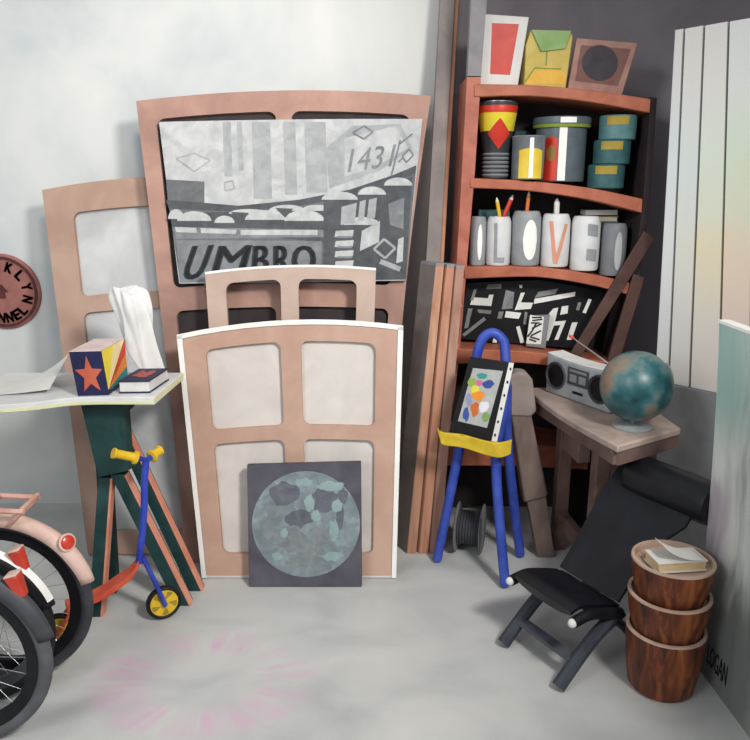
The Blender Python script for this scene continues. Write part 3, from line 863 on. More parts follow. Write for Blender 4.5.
# ================================================================== CABLE DRUM
cd = V((pxm(470, 3.07, .11), 3.07, 0.112))
ax = V((.96, -.28, 0)).normalized()
t = thing('cable_drum', 'grey drum of wound cable on the floor behind the blue easel', 'cable drum', (cd.x, cd.y, 0))
for s in (-1, 1):
    bm = B(); lathe(bm, [(0, -.004), (.105, -.004), (.112, 0), (.105, .004), (0, .004)], cd+ax*(.055*s), ax, 32); obj('flange', bm, MGREY, t)
bm = B()
for k in range(8): lathe(bm, [(.07, -.0065), (.076, -.0035), (.078, 0), (.076, .0035), (.07, .0065)], cd+ax*(-.046+k*.013), ax, 28)
lathe(bm, [(0, -.05), (.071, -.05), (.071, .05), (0, .05)], cd, ax, 20)
obj('cable', bm, DGREY, t)

# ================================================================== EASEL
ez = thing('easel', 'blue toy easel with a round loop top and yellow tray, before the shelf', 'easel', Z(472, 575))
fl, fr = Z(437, 562), Z(505, 588)
lp = [fl+V((0, 0, .012)), P(461, 440, 2.93), P(473, 375, 2.955), P(479, 347, 2.965), P(485, 336, 2.967), P(493, 333, 2.965), P(501, 338, 2.96), P(505, 350, 2.95), P(505, 400, 2.90), P(496, 462, 2.86), fr+V((0, 0, .012))]
bm = B(); tube(bm, smoothpts(lp, 6), .0205, 12, flat=1.0); obj('loop_frame', bm, BLUE, ez)
bm = B(); bt = Z(520, 557); tube(bm, smoothpts([P(507, 385, 2.945), P(508, 450, 2.935), bt+V((0, 0, .012))], 5), .0205, 12); obj('back_leg', bm, BLUE, ez)
# tray
TT = [P(437, 428, 2.815), P(444, 433, 2.812), P(462, 435, 2.808), P(485, 441, 2.795), P(500, 443, 2.785), P(512, 440, 2.78)]
TB = [P(441, 444, 2.815), P(447, 446, 2.812), P(463, 448, 2.808), P(485, 455, 2.795), P(500, 458, 2.785), P(511, 454, 2.78)]
bm = B(); T = smoothpts(TT, 4); Bt = smoothpts(TB, 4)
for a0, a1, b0, b1 in zip(T, T[1:], Bt, Bt[1:]):
    e = V((.0, .075, 0))
    hexa(bm, [b0, b1, b1+e, b0+e], [a0, a1, a1+e*.16, a0+e*.16])
bmesh.ops.remove_doubles(bm, verts=bm.verts[:], dist=1e-5)
obj('tray', bm, EYEL, ez, bev=.003)
# little collage on the easel
pK = Plane(2.845, 7, 0, yaw=-14, X=.35)
pK.o = P(473, 434, 2.830)
kq = [(449, 432), (470, 357), (514, 363), (497, 442)]
kp = thing('collage_painting', 'small colourful abstract picture with a black border, on the blue easel', 'painting', pK.px(473, 437))
bm = B(); prism(bm, [pK.px(x, y) for x, y in kq], pK.ey*.018); obj('canvas', bm, BLACK, kp, bev=.002)
cm = lambda n, a: mat('collage_'+n, a, None, 18, .7)
sh = [(cm('grey', '#a7aaa6'), [(458, 421), (473, 368), (503, 371), (487, 428)])]
for n, a, x, y, rx, ry in (('teal', '#3f8f8a', 482, 376, 5, 3), ('green', '#8aa64c', 472, 383, 4, 5), ('pink', '#c8618c', 479, 383, 3, 3), ('indigo', '#3b4a8c', 488, 384, 6, 4), ('yellow', '#d2c648', 475, 391, 4, 7),
                           ('orange', '#df8a2c', 478, 396, 6, 5), ('rust', '#c4652c', 475, 409, 4, 8), ('white', '#d4d4d8', 484, 407, 5, 6), ('blue', '#3f4f96', 466, 414, 3, 7), ('leaf', '#7d9a58', 486, 417, 4, 5), ('lilac', '#8f8fb4', 469, 400, 3, 6)):
    sh.append((cm(n, a), blob(x, y, rx, ry, hash(n) % 97 if False else len(n)*7+int(x), 12)))
paint('painted_image', pK, 0, sh, kp)
sh = [(OFFW, [(509, 362.5), (514, 363), (497, 442), (491.5, 441)])]
for k in range(6): sh.append((gk, ell(510.5-k*3.1, 369+k*13.2, 1.1, 1.7, 8)))
e_ = paint('stapled_edge', pK, 0, sh, kp); e_['label'] = 'white stapled canvas edge'

# ================================================================== OLD TABLE
TZ = .72
tA, tB, tC, tD = Z(528, 390, TZ), Z(618, 446, TZ), Z(681, 428, TZ), V((1.10, 3.212, TZ))
tA = V((tA.x, min(tA.y, 3.20), TZ)); tA2 = V((tA.x+.02, 3.212, TZ))
tt = thing('work_table', 'worn brown wooden table under the radio and globe', 'table', ((tA+tC)/2).xy.to_3d())
bm = B()
edge = smoothpts([tA, tA*.5+tB*.5+V((-.022, -.01, 0)), tB], 5)
poly = [V(p) for p in edge] + [tC, tD, tA2]
prism(bm, poly, (0, 0, -.028)); obj('table_top', bm, TTOP, tt, bev=.006)
ins = lambda p, k: p + (((tA+tB+tC+tD)/4) - p)*k
bm = B(); ap = [ins(p, .06) for p in (tA, tB, tC, tD)]
for i in range(4):
    a, b = ap[i], ap[(i+1) % 4]
    bar(bm, a+V((0, 0, -.053)), b+V((0, 0, -.053)), .024, .05, side=(b-a).cross(V((0, 0, 1))))
obj('apron', bm, TWOOD, tt)
for (x, y, xb, yb) in ((.862, 2.69, .862, 2.70), (.825, 3.09, .825, 3.10), (1.06, 2.76, 1.07, 2.78), (1.05, 3.08, 1.05, 3.09)):
    bm = B(); bar(bm, (xb, yb, .0), (x, y, TZ-.03), .058, .058, side=(1, .1, 0)); obj('leg', bm, TWOOD, tt, bev=.005)
bm = B(); bar(bm, (.825, 3.06, .16), (.862, 2.73, .16), .035, .08, side=(1, 0, 0)); obj('stretcher', bm, TWOOD, tt, bev=.004)
# drawer-like block under the near side
bm = B(); mA = Z(575, 433, TZ-.06); box(bm, (.80, 2.82, TZ-.128), (.05, .18, .09), Matrix.Rotation(.1, 3, 'Z')); obj('corner_block', bm, TWOOD, tt, bev=.004)

# grey brown post beside it
Yp = 3.003
po = thing('wooden_post', 'thick grey-brown wooden post with a rounded head, between the easel and the table', 'post', (P(545, 550, Yp).x, Yp, 0))
PW = mat('post_wood', '#665751', '#837169', 6, .75, stretch=(2, 2, .6)); PC = mat('post_head', '#877a74', '#a2958e', 6, .75)
bm = B(); prism(bm, [P(x, y, Yp-.01) for x, y in ((511, 412), (530, 408), (548, 494), (546, 498), (524, 503))], (0, .07, 0)); obj('upper_shaft', bm, PW, po, bev=.008)
bm = B(); prism(bm, [P(x, y, Yp-.015) for x, y in ((509, 417), (504, 386), (509, 377), (518, 372), (527, 373), (533, 380), (537, 412), (531, 418))], (0, .08, 0)); obj('head', bm, PC, po, bev=.012)
bm = B(); lq = [P(x, y, Yp) for x, y in ((527, 500), (546, 495), (556, 548), (538, 548))]; lq[2].z = lq[3].z = 0
prism(bm, lq, (0, .055, 0)); obj('lower_shaft', bm, PW, po, bev=.005)

# radio
rb0, rb1 = Z(545, 391.5, TZ), Z(609, 414.5, TZ)
rb0.z = rb1.z = TZ+.001
rx = (rb1-rb0); RL = rx.length; rx.normalize(); ry = V((-rx.y, rx.x, 0)).normalized()
if ry.y < 0: ry = -ry
def RW(u, d, v):   # bowed radio: u 0..1 along, d depth, v height
    bow = -.018*4*u*(1-u)
    return rb0 + rx*(u*RL) + ry*(d+bow*0) + V((0, 0, v))
RH = .172
rd = thing('radio', 'silver portable radio with two round speakers, on the brown table', 'radio', (rb0+rb1)/2)
RSV = mat('radio_silver', '#8f9497', '#aab0b3', 7, .4, metal=.15); RST = mat('radio_top', '#d9d9d6', '#ebeae6', 7, .45)
bm = B()
slab(bm, lambda s, t, d: RW(s, d, t*RH - .012*4*s*(1-s)*t), 0, 1, 0, 1, 0, .088, 10, 2)
obj('casing', bm, RSV, rd, bev=.008)
bm = B(); slab(bm, lambda s, t, d: RW(s, d, RH+t*.004 - .012*4*s*(1-s)), .006, .994, 0, 1, .002, .086, 10, 1); obj('top_plate', bm, RST, rd)
for u in (.17, .84):
    c = RW(u, 0, RH*.5)
    bm = B(); lathe(bm, [(0, .001), (.052, .001), (.054, .008), (.058, .008), (.06, 0)], c, -ry, 28); g = obj('speaker', bm, DGREY, rd)
    bm = B(); lathe(bm, [(0, .012), (.02, .009), (.048, .003)], c, -ry, 24); obj('speaker_cone', bm, BLACK, g)
bm = B(); slab(bm, lambda s, t, d: RW(s, d, t*RH), .36, .68, .40, .82, -.003, .004, 2, 2); pn = obj('cassette_panel', bm, DGREY, rd)
bm = B()
for (a, b, c_, d_) in ((.39, .65, .72, .78), (.40, .5, .48, .66), (.54, .64, .48, .66)): slab(bm, lambda s, t, d: RW(s, d, t*RH), a, b, c_, d_, -.005, .0, 1, 1)
obj('dial', bm, MGREY, pn)
bm = B(); slab(bm, lambda s, t, d: RW(s, d, t*RH), .45, .60, .2, .26, -.003, .004, 2, 1); obj('slot', bm, BLACK, rd)
aB = RW(.84, .07, RH-.004); aT = P(573, 338, aB.y-.03)
bm = B(); tube(bm, [aB, aB*.5+aT*.5, aT], [.004, .003, .0025], 8); an = obj('antenna', bm, CHROME, rd)
bm = B(); lathe(bm, [(0, -.004), (.006, 0), (.007, .012), (.004, .02), (0, .02)], aT, (aT-aB), 10); x = obj('antenna_tip', bm, SRED, an)

# globe
gb = Z(632, 427, TZ); gb.z = TZ+.001
gr = .130
gc = V((pxm(637, gb.y, TZ+.19), gb.y, 0)); 
gc.z = (P(637, 386, gb.y)).z
def globe_mat():
    m = bpy.data.materials.new('globe_map'); m.use_nodes = True
    nt = m.node_tree; b = nt.nodes['Principled BSDF']; b.inputs['Roughness'].default_value = .38
    tc = nt.nodes.new('ShaderNodeTexCoord'); nz = nt.nodes.new('ShaderNodeTexNoise'); nz.inputs['Scale'].default_value = 7.5; nz.inputs['Detail'].default_value = 6
    nt.links.new(tc.outputs['Object'], nz.inputs['Vector'])
    rp = nt.nodes.new('ShaderNodeValToRGB'); e = rp.color_ramp.elements
    st = [(.3, '#101e22'), (.4, '#16484d'), (.47, '#2b5c60'), (.54, '#5b7270'), (.61, '#86705e'), (.7, '#586a62')]
    e[0].position, e[0].color = st[0][0], lin(st[0][1]); e[1].position, e[1].color = st[-1][0], lin(st[-1][1])
    for p, c in st[1:-1]: x = e.new(p); x.color = lin(c)
    nt.links.new(nz.outputs['Fac'], rp.inputs['Fac']); nt.links.new(rp.outputs['Color'], b.inputs['Base Color'])
    return m
gl = thing('globe', 'blue-green world globe on a small round foot, right end of the brown table', 'globe', gb)
bm = B(); bmesh.ops.create_uvsphere(bm, u_segments=40, v_segments=24, radius=gr, matrix=Matrix.Translation(gc)); obj('sphere', bm, globe_mat(), gl, smooth=80)
bm = B(); lathe(bm, [(0, 0), (.072, 0), (.074, .006), (.06, .012), (.02, .016), (.009, .02), (.009, gc.z-gb.z-gr+.006), (0, gc.z-gb.z-gr+.006)], gb, None, 28); obj('foot', bm, RSV, gl)
bm = B(); arc = [gc+V((math.sin(a)*(gr+.004), 0, -math.cos(a)*(gr+.004))) for a in [math.radians(k) for k in range(20, 131, 10)]]
tube(bm, arc, .0045, 8); obj('meridian_arm', bm, CHROME, gl)

# brown slats standing on the table behind the radio
for (p, q, w, lb) in (((556, 384), (650, 234), 13, 'long dark brown slat slanting up behind the radio, the left one of two'), ((606, 381), (640, 270), 12, 'shorter dark brown slat behind the globe, the right one of two')):
    Y = 3.194
    d = (V(q)-V(p)).normalized(); n = V((-d.y, d.x))*w/2
    pts = [P(*(V(p)+n), Y), P(*(V(p)-n), Y), P(*(V(q)-n), Y), P(*(V(q)+n), Y)]
    zlo = min(x.z for x in pts)
    for x in pts: x.z += TZ+.001-zlo
    for x in pts[:2]: x.z = TZ+.001
    bm = B(); prism(bm, pts, (0, .017, 0)); tag(obj('brown_batten', bm, BROWN, loc=(pts[0]+pts[1])/2, bev=.003), lb, 'slat', 'dark slats leaning behind the radio')

# ================================================================== LEDGE and PALE PANELS on the right
lz = .80
g0, g1_ = Z(652, 380, lz), Z(770, 404, lz)
dr = (g1_-g0).normalized(); nb = V((-dr.y, dr.x, 0)); nb = nb if nb.y > 0 else -nb
bm = B(); a = g0-dr*.01; b = g1_+dr*.25
pts = [a-nb*.02, b-nb*.02, b+nb*.16, a+nb*.16]
LM = mat('ledge_grey', '#6f7072', '#8a8b8c', 4, .8)
prism(bm, [V((p.x, p.y, 0)) for p in pts], (0, 0, lz)); struct('wall_low_right', bm, LM, smooth=0)
def lp_(px, py):
    return hitp(px, py, g0, nb)
PNM = []
def panel_mat(i, cols):
    m = bpy.data.materials.new('pale_panel_%d' % i); m.use_nodes = True
    nt = m.node_tree; b = nt.nodes['Principled BSDF']; b.inputs['Roughness'].default_value = .7
    tc = nt.nodes.new('ShaderNodeTexCoord'); sp = nt.nodes.new('ShaderNodeSeparateXYZ'); nt.links.new(tc.outputs['Object'], sp.inputs[0])
    nz = nt.nodes.new('ShaderNodeTexNoise'); nz.inputs['Scale'].default_value = 5; nt.links.new(tc.outputs['Object'], nz.inputs['Vector'])
    ma = nt.nodes.new('ShaderNodeMath'); ma.operation = 'MULTIPLY_ADD'; ma.inputs[1].default_value = .7; nt.links.new(sp.outputs['Z'], ma.inputs[0])
    m2 = nt.nodes.new('ShaderNodeMath'); m2.operation = 'MULTIPLY_ADD'; m2.inputs[1].default_value = .3; m2.inputs[2].default_value = -.15
    nt.links.new(nz.outputs['Fac'], m2.inputs[0]); nt.links.new(m2.outputs[0], ma.inputs[2])
    rp = nt.nodes.new('ShaderNodeValToRGB'); e = rp.color_ramp.elements
    e[0].position, e[0].color = 0.12, lin(cols[0]); e[1].position, e[1].color = .85, lin(cols[-1])
    for k, c in enumerate(cols[1:-1]):
        x = e.new(.12+.73*(k+1)/(len(cols)-1)); x.color = lin(c)
    nt.links.new(ma.outputs[0], rp.inputs['Fac']); nt.links.new(rp.outputs['Color'], b.inputs['Base Color'])
    return m
PB = [655, 668.5, 690, 720, 752]; PT = [675, 684, 704, 728.5, 754]
cols = [['#c4c5c3', '#c8cbc9', '#c2cacb', '#c6c6c3'], ['#c4c2be', '#c9c8bd', '#c2cac7', '#c8c7c3'], ['#c9c2bb', '#cfc6aa', '#c4ccc0', '#cac8c4'], ['#cfbcb2', '#d0c0aa', '#bfcab8', '#c8cac8']]  # faint rainbow tints are reflections put into the panel colours
names = ['leftmost of the pale tall panels, narrow, nearest the shelf', 'second pale tall panel from the shelf on the grey ledge', 'third pale tall panel from the shelf, tinted yellow halfway', 'rightmost pale tall panel, tinted peach, above the leaning canvas']
ytop = lambda x: 30-(x-675)*12/75.
for i in range(4):
    gap = 1.1
    bl, br_ = lp_(PB[i]+(gap if i else 0), 380), lp_(PB[i+1]-gap, 380)
    tl, tr_ = lp_(PT[i]+(gap if i else 0), ytop(PT[i])), lp_(PT[i+1]-gap, ytop(PT[i+1]))
    bl.z = br_.z = lz+.001; 
    t = thing('foam_panel', names[i], 'panel', (bl+br_)/2, 'pale tall panels on the ledge')
    bm = B()
    off = nb*.06
    prism(bm, [bl, br_, tr_, tl], off); obj('slab', bm, panel_mat(i, cols[i]), t, bev=.002)

# ================================================================== RIGHT CANVAS
rc = thing('leaning_canvas', 'large pale painting with teal edge standing at the right, signed low down', 'painting', (1.10, 2.0, 0))
cb0, cb1 = Z(693, 661), Z(752, 741)
dv = (cb1-cb0).normalized(); ctop = hitp(720, 323, cb0, V((0, 1, 0)))
ctop.y = cb0.y
ln_ = 1.15
H_ = ctop.z
upv = V((ctop.x-cb0.x, 0, ctop.z))
def RC(s, t, d): # s along towards the camera, t up, d behind (+X)
    return cb0 + dv*(s*ln_) + upv*t + V((1, 0, 0))*d + V((0.012*math.sin(PI*t)*1.0, 0, 0))
def rc_mat():
    m = bpy.data.materials.new('leaning_canvas_paint'); m.use_nodes = True
    nt = m.node_tree; N = nt.nodes; L = nt.links; b = N['Principled BSDF']; b.inputs['Roughness'].default_value = .7
    tc = N.new('ShaderNodeTexCoord'); mp = N.new('ShaderNodeMapping'); mp.inputs['Scale'].default_value = (1, 3.2, .8); L.new(tc.outputs['Object'], mp.inputs['Vector'])
    nz = N.new('ShaderNodeTexNoise'); nz.inputs['Scale'].default_value = 3.0; nz.inputs['Detail'].default_value = 6; nz.inputs['Distortion'].default_value = .8; L.new(mp.outputs['Vector'], nz.inputs['Vector'])
    rp = N.new('ShaderNodeValToRGB'); e = rp.color_ramp.elements
    e[0].position, e[0].color = .32, lin('#98a09b'); e[1].position, e[1].color = .62, lin('#dbddd5'); x = e.new(.46); x.color = lin('#c0c7c1')
    L.new(nz.outputs['Fac'], rp.inputs['Fac'])
    sp = N.new('ShaderNodeSeparateXYZ'); L.new(tc.outputs['Object'], sp.inputs[0])
    def band(src, lo, hi, flip=False):
        mr = N.new('ShaderNodeMapRange'); mr.interpolation_type = 'SMOOTHSTEP'
        mr.inputs['From Min'].default_value = lo; mr.inputs['From Max'].default_value = hi
        mr.inputs['To Min'].default_value, mr.inputs['To Max'].default_value = (1, 0) if flip else (0, 1)
        L.new(src, mr.inputs['Value']); return mr.outputs[0]
    def mul(a, c):
        x = N.new('ShaderNodeMath'); x.operation = 'MULTIPLY'; L.new(a, x.inputs[0])
        if isinstance(c, float): x.inputs[1].default_value = c
        else: L.new(c, x.inputs[1])
        return x.outputs[0]
    def mix(fac, a, col):
        x = N.new('ShaderNodeMix'); x.data_type = 'RGBA'; L.new(fac, x.inputs[0]); L.new(a, x.inputs[6]); x.inputs[7].default_value = lin(col); return x.outputs[2]
    wob = N.new('ShaderNodeMath'); wob.operation = 'MULTIPLY_ADD'; wob.inputs[1].default_value = .35; L.new(nz.outputs['Fac'], wob.inputs[0]); L.new(sp.outputs['Z'], wob.inputs[2])
    c = mix(mul(mul(band(wob.outputs[0], .95, 1.15), band(sp.outputs['Y'], -.1, .22)), .8), rp.outputs['Color'], '#86b0a8')
    c = mix(mul(mul(mul(band(wob.outputs[0], .5, .62), band(wob.outputs[0], .8, .95, True)), band(sp.outputs['Y'], .06, .22)), .6), c, '#a58fa4')
    c = mix(mul(mul(band(wob.outputs[0], .48, .72, True), band(sp.outputs['Y'], -.4, -.02)), .85), c, '#5c605e')
    L.new(c, b.inputs['Base Color'])
    return m
bm = B(); slab(bm, RC, 0, 1, 0, 1, 0, .03, 6, 12); obj('canvas', bm, rc_mat(), rc)
bm = B(); slab(bm, RC, -.006, 1, 1.0, 1.008, -.003, .033, 6, 1); e_ = obj('top_edge', bm, WHITE, rc); e_['label'] = 'white primed top edge'
bm = B()
for dx in (0, .002):
    letters(bm, 'LOGAN', lambda u, v: RC(.075+dx+.11*u, .05+.06*v, -.0012))
obj('signature', bm, BLACK, rc, smooth=0, recalc=False)

# ================================================================== BLACK CHAIR
O = V((.53, 2.235, 0)); CF = V((.86, .505, 0)).normalized(); CW = V((.505, -.86, 0)).normalized()
def CH(a, w, z): return O + CF*a + CW*w + V((0, 0, z))
chr_ = thing('lounge_chair', 'black low lounge chair with a round headrest, in front of the brown table', 'chair', O)
def sheet(prof, w0, w1, th, nw=8, dish=.012, round_=0.0):
    """cushion along a side profile"""
    pr = smoothpts([V((a, z, 0)) for a, z in prof], 5)
    bm = B(); G = [[], []]
    n = len(pr)
    for i, p in enumerate(pr):
        d = (pr[min(i+1, n-1)]-pr[max(i-1, 0)]).normalized(); nn = V((-d.y, d.x))
        rows = [[], []]
        for k in range(nw+1):
            u = k/nw; e = 1-abs(2*u-1)**4
            w1_ = w1(i/(n-1)) if callable(w1) else w1
            W = w0+(w1_-w0)*u
            sag = -dish*4*u*(1-u)
            tt_ = th*(.35+.65*e)
            rows[0].append(bm.verts.new(CH(p.x+nn.x*(tt_/2+sag), W, p.y+nn.y*(tt_/2+sag))))
            rows[1].append(bm.verts.new(CH(p.x-nn.x*(tt_/2-sag), W, p.y-nn.y*(tt_/2-sag))))
        G[0].append(rows[0]); G[1].append(rows[1])
    for i in range(n-1):
        for k in range(nw):
            for s in (0, 1): bm.faces.new((G[s][i][k], G[s][i][k+1], G[s][i+1][k+1], G[s][i+1][k]))
        for k in (0, nw): bm.faces.new((G[0][i][k], G[1][i][k], G[1][i+1][k], G[0][i+1][k]))
    for i in (0, n-1):
        for k in range(nw): bm.faces.new((G[0][i][k], G[0][i][k+1], G[1][i][k+1], G[1][i][k]))
    return bm
obj('seat', sheet([(.03, .265), (.08, .275), (.17, .25), (.255, .222)], -.135, .135, .035), LEATHER, chr_)
obj('backrest', sheet([(.262, .232), (.32, .30), (.39, .40), (.46, .49), (.545, .585)], -.15, lambda t: .126+.08*max(0, min(1, (t-.45)/.3)), .035), LEATHER, chr_)
bm = B()
hz = .566; ha = .54
tube(bm, smoothpts([CH(ha, -.085, hz), CH(ha, -.07, hz), CH(ha, .07, hz+.0), CH(ha, .235, hz), CH(ha, .25, hz)], 4), [.045, .058, .066, .071, .073, .075, .076, .076, .076, .076, .076, .075, .074, .071, .065, .055, .042], 18)
hd = obj('headrest', bm, LEATHER, chr_)
bm = B(); tube(bm, [CH(ha-.03, w, hz-.070) for w in (-.09, 0, .19)], .004, 6); x = obj('piping', bm, LGREY, hd)
CLEG = mat('chair_leg_grey', '#2c3038', '#3e434b', 8, .45)
for s, w in ((-1, -.137), (1, .137)):
    bm = B(); tube(bm, smoothpts([CH(-.005, w, .012), CH(.06, w, .075), CH(.15, w, .15), CH(.26, w, .205)], 5), .024, 10, flat=1.0); obj('leg', bm, CLEG, chr_)
    bm = B(); tube(bm, smoothpts([CH(.20, w*.8, .19), CH(.30, w*.8, .13), CH(.40, w*.8, .012)], 5), .015, 10); obj('leg', bm, CLEG, chr_)
    bm = B(); tube(bm, smoothpts([CH(.028, w*1.1, .243), CH(.1, w*1.1, .25), CH(.18, w*1.1, .23), CH(.245, w*1.1, .21)], 5), .0185, 12); rl = obj('seat_rail', bm, BLACK, chr_)
    bm = B(); bmesh.ops.create_uvsphere(bm, u_segments=14, v_segments=8, radius=.0150, matrix=Matrix.Translation(CH(.024, w*1.1, .243))); x = obj('rail_cap', bm, OFFW, rl, smooth=90); x['label'] = 'white end cap'
bm = B(); bar(bm, CH(.065, -.135, .085), CH(.065, .135, .085), .014, .04, side=(0, 0, 1)); obj('crossbar', bm, mat('crossbar_grey', '#454a52', '#565b63', 8, .5), chr_)

# ================================================================== STACK OF WOODEN POTS
bc = V((.938, 2.145, 0))
lv = [(0, .218, .104, .124, 'reddish brown wooden tub, lowest of the stack of three'), (.1915, .150, .104, .128, 'brown wooden tub, middle of the stack of three by the chair'), (.3147, .142, .102, .126, 'dark brown wooden tub on top of the stack, holding a book')]
for i, (z0, h, r0, r1, lb) in enumerate(lv):
    c = bc+V((0.0, 0, z0))
    t = thing('wooden_tub', lb, 'tub', c, 'wooden tubs stacked by the chair')
    bm = B(); lathe(bm, [(0, 0), (r0*.9, 0), (r0, .012), ((r0+r1)/2+.003, h*.5), (r1, h-.006)], c, None, 40); obj('body', bm, POTW, t)
    bm = B(); lathe(bm, [(r1, h-.006), (r1-.001, h), (r1-.011, h), (r1-.014, h-.02), (r0-.012, h-.028), (0, h-.028)], c, None, 40); x = obj('rim', bm, POTIN, t); x['label'] = 'pale rim and inside'  # rim and inside in a paler tone than the body
zt = .3175+.142-.027
t = thing('book', 'thick yellowed book lying across the top wooden tub', 'book', bc+V((0, 0, zt)))
Rb = Matrix.Rotation(.12, 3, 'Z')
bm = B(); box(bm, bc+V((.005, -.006, zt+.0195)), (.155, .085, .026), Rb); obj('pages', bm, mat('old_pages', '#c9a878', '#dcc8a4', 8, .7), t, bev=.002)
bm = B(); box(bm, bc+V((.005, -.006, zt+.0045)), (.161, .091, .005), Rb); box(bm, bc+V((.005, -.006, zt+.0345)), (.161, .091, .004), Rb); obj('cover', bm, OFFW, t)
bm = B()
slab(bm, lambda s, t, d: bc+Rb @ V((-.055+.12*s, -.052+.075*t, zt+.0385+.045*(1-s)**2.2+d)), 0, 1, 0, 1, 0, .002, 10, 3)
tag(obj('paper_sheet', bm, WHITE, loc=bc+V((0, -.03, zt+.037))), 'white curled paper sheet lying on the book atop the wooden tubs', 'paper')

# ================================================================== WHITE TABLE on a trestle
WZ = .86
tb = thing('trestle_board', 'white table top with a pale yellow edge, at the left on a green trestle', 'table', (-1.1, 2.75, WZ-.03))
f0, f1 = Z(-190, 412, WZ), Z(154, 397, WZ)
bk_y = 2.925
edge = smoothpts([V((-2.0, f0.y-.03, WZ)), Z(0, 405, WZ), Z(78, 397.5, WZ), f1], 6)
r_ = Z(184, 371.5, WZ); r_.y = min(r_.y, bk_y)
poly = edge + [V((r_.x, bk_y, WZ)), V((-2.0, bk_y, WZ))]
WTT = mat('table_white', '#c9c9c8', '#dcdcda', 6, .5)
bm = B(); prism(bm, poly, (0, 0, -.03)); obj('board', bm, WTT, tb, bev=.003)
bm = B()
for a, b in zip(edge[6:]+[], edge[7:]): 
    n = V((b.y-a.y, -(b.x-a.x), 0)).normalized()*.0015
    prism(bm, [a+V((0, 0, -.016))+n*0, b+V((0, 0, -.016)), b+V((0, 0, -.027)), a+V((0, 0, -.027))], n)
a, b = f1, V((r_.x, bk_y, WZ)); n = V((.0015, -.0005, 0))
prism(bm, [a+V((0, 0, -.006)), b+V((0, 0, -.006)), b+V((0, 0, -.024)), a+V((0, 0, -.024))], n)
x = obj('edge_band', bm, mat('pale_yellow', '#cfcfa6', '#dedcae', 8, .6), tb, smooth=0); x['label'] = 'pale yellow painted edge'
# trestle
tY = 2.66
tr = thing('trestle', 'dark green wooden trestle with salmon edges, under the white table', 'trestle', (Z(140, 605).x, 2.68, 0))
zt_ = WZ-.0305
def zx(px, z, Y): return V((pxm(px, Y, z), Y, z))
bm = B()
hb = [P(98, 478, tY), P(128, 471, tY)]
za = hb[0].z
tp_ = [zx(79, zt_, tY), zx(122, zt_, tY)]
hexa(bm, [hb[0], hb[1], hb[1]+V((.01, .05, 0)), hb[0]+V((.01, .05, 0))], [tp_[0], tp_[1], tp_[1]+V((.01, .05, 0)), tp_[0]+V((.01, .05, 0))])
obj('head_block', bm, GRN, tr, bev=.003)
bm = B(); box(bm, ((tp_[0].x+tp_[1].x)/2+.02, tY+.145, zt_-.05), (.05, .19, .1)); obj('beam', bm, GRN, tr)
def leg(top, foot, w, h, edge=None):
    foot = V((foot.x, foot.y, 0.0))
    bm = B(); p, q = V(top), V(foot)
    sx = V((w/2, 0, 0)); sy = V((0, h/2, 0))
    hexa(bm, [q-sx-sy, q+sx-sy, q+sx+sy, q-sx+sy], [p-sx-sy, p+sx-sy, p+sx+sy, p-sx+sy])
    o = obj('leg', bm, GRN, tr)
    if edge:
        bm = B(); k = .008 if foot.x < -.97 else .006; s = edge; y = V((0, -h/2-.001, 0))
        p2, q2 = p+sx*s, q+sx*s
        prism(bm, [q2+y-V((k*.5, 0, 0)), q2+y+V((k*.5, 0, 0)), p2+y+V((k*.5, 0, 0)), p2+y-V((k*.5, 0, 0))], (0, h*.8, 0))
        x = obj('painted_edge', bm, SALM, o); x['label'] = 'salmon painted edge'
leg(P(107, 476, tY+.025), Z(95, 617)+V((0, .025, 0)), .05, .05, 1)
leg(P(120, 473, tY+.025), Z(183, 606)+V((0, .025, 0)), .055, .05, 1)
back = V((.05, .22, 0))
leg(zx(108, .78, tY+.17)+V((.0, 0, 0)), Z(197, 588)+V((0, .0, 0)), .05, .05, 1)
leg(zx(100, .80, tY+.17), Z(112, 590), .05, .05, None)

# things on the white table
a, b, c = Z(78, 396, WZ+.001), Z(109, 395, WZ+.001), Z(128, 379.5, WZ+.001); d = a+(c-b)
a.y += .0
a2, b2, c2 = P(69, 353, a.y), P(101, 350, b.y), P(124, 338, c.y)
zz = (a2.z+b2.z)/2; a2.z = b2.z = c2.z = zz; d2 = a2+(c2-b2)
sb = thing('star_box', 'cardboard box with a red star front and rainbow side, on the white table', 'box', (a+c)/2)
bm = B(); hexa(bm, [a, b, c, d], [a2, b2, c2, d2]); NAVY = mat('navy', '#171a3c', '#23264c', 9, .55); obj('box_body', bm, NAVY, sb)
bm = B(); up = V((0, 0, .002)); prism(bm, [a2, b2, c2, d2], up); x = obj('lid', bm, mat('lid_pink', '#d3b9b6', '#e2d2ce', 8, .6), sb); x['label'] = 'pale pink top'
fr_ = bil([a, b, b2, a2]); no = (b-a).cross(a2-a).normalized(); no = no if no.y < 0 else -no
bm = B(); st = []
for k in range(10):
    r = .44 if k % 2 == 0 else .19
    an_ = PI/2+k*PI/5
    st.append(fr_(.5+r*math.cos(an_)*1.02, .46+r*math.sin(an_)*1.0)+no*.0012)
face(bm, st); x = obj('star', bm, mat('star_red', '#b0503c', '#c2644c', 10, .6), sb, smooth=0, recalc=False)
sd = bil([b, c, c2, b2]); n2 = (c-b).cross(b2-b).normalized(); n2 = n2 if n2.x > 0 else -n2
rays = [('yellow', '#e8d23c'), ('cream', '#ecd9a0'), ('red', '#cf3a2a'), ('orange', '#de8a34'), ('teal', '#35848c'), ('deep', '#2d5a74')]
ptsb = [(0, 1), (.5, 1), (1, 1), (1, .66), (1, .33), (1, .0), (.4, 0)]
bm = B(); ms = []
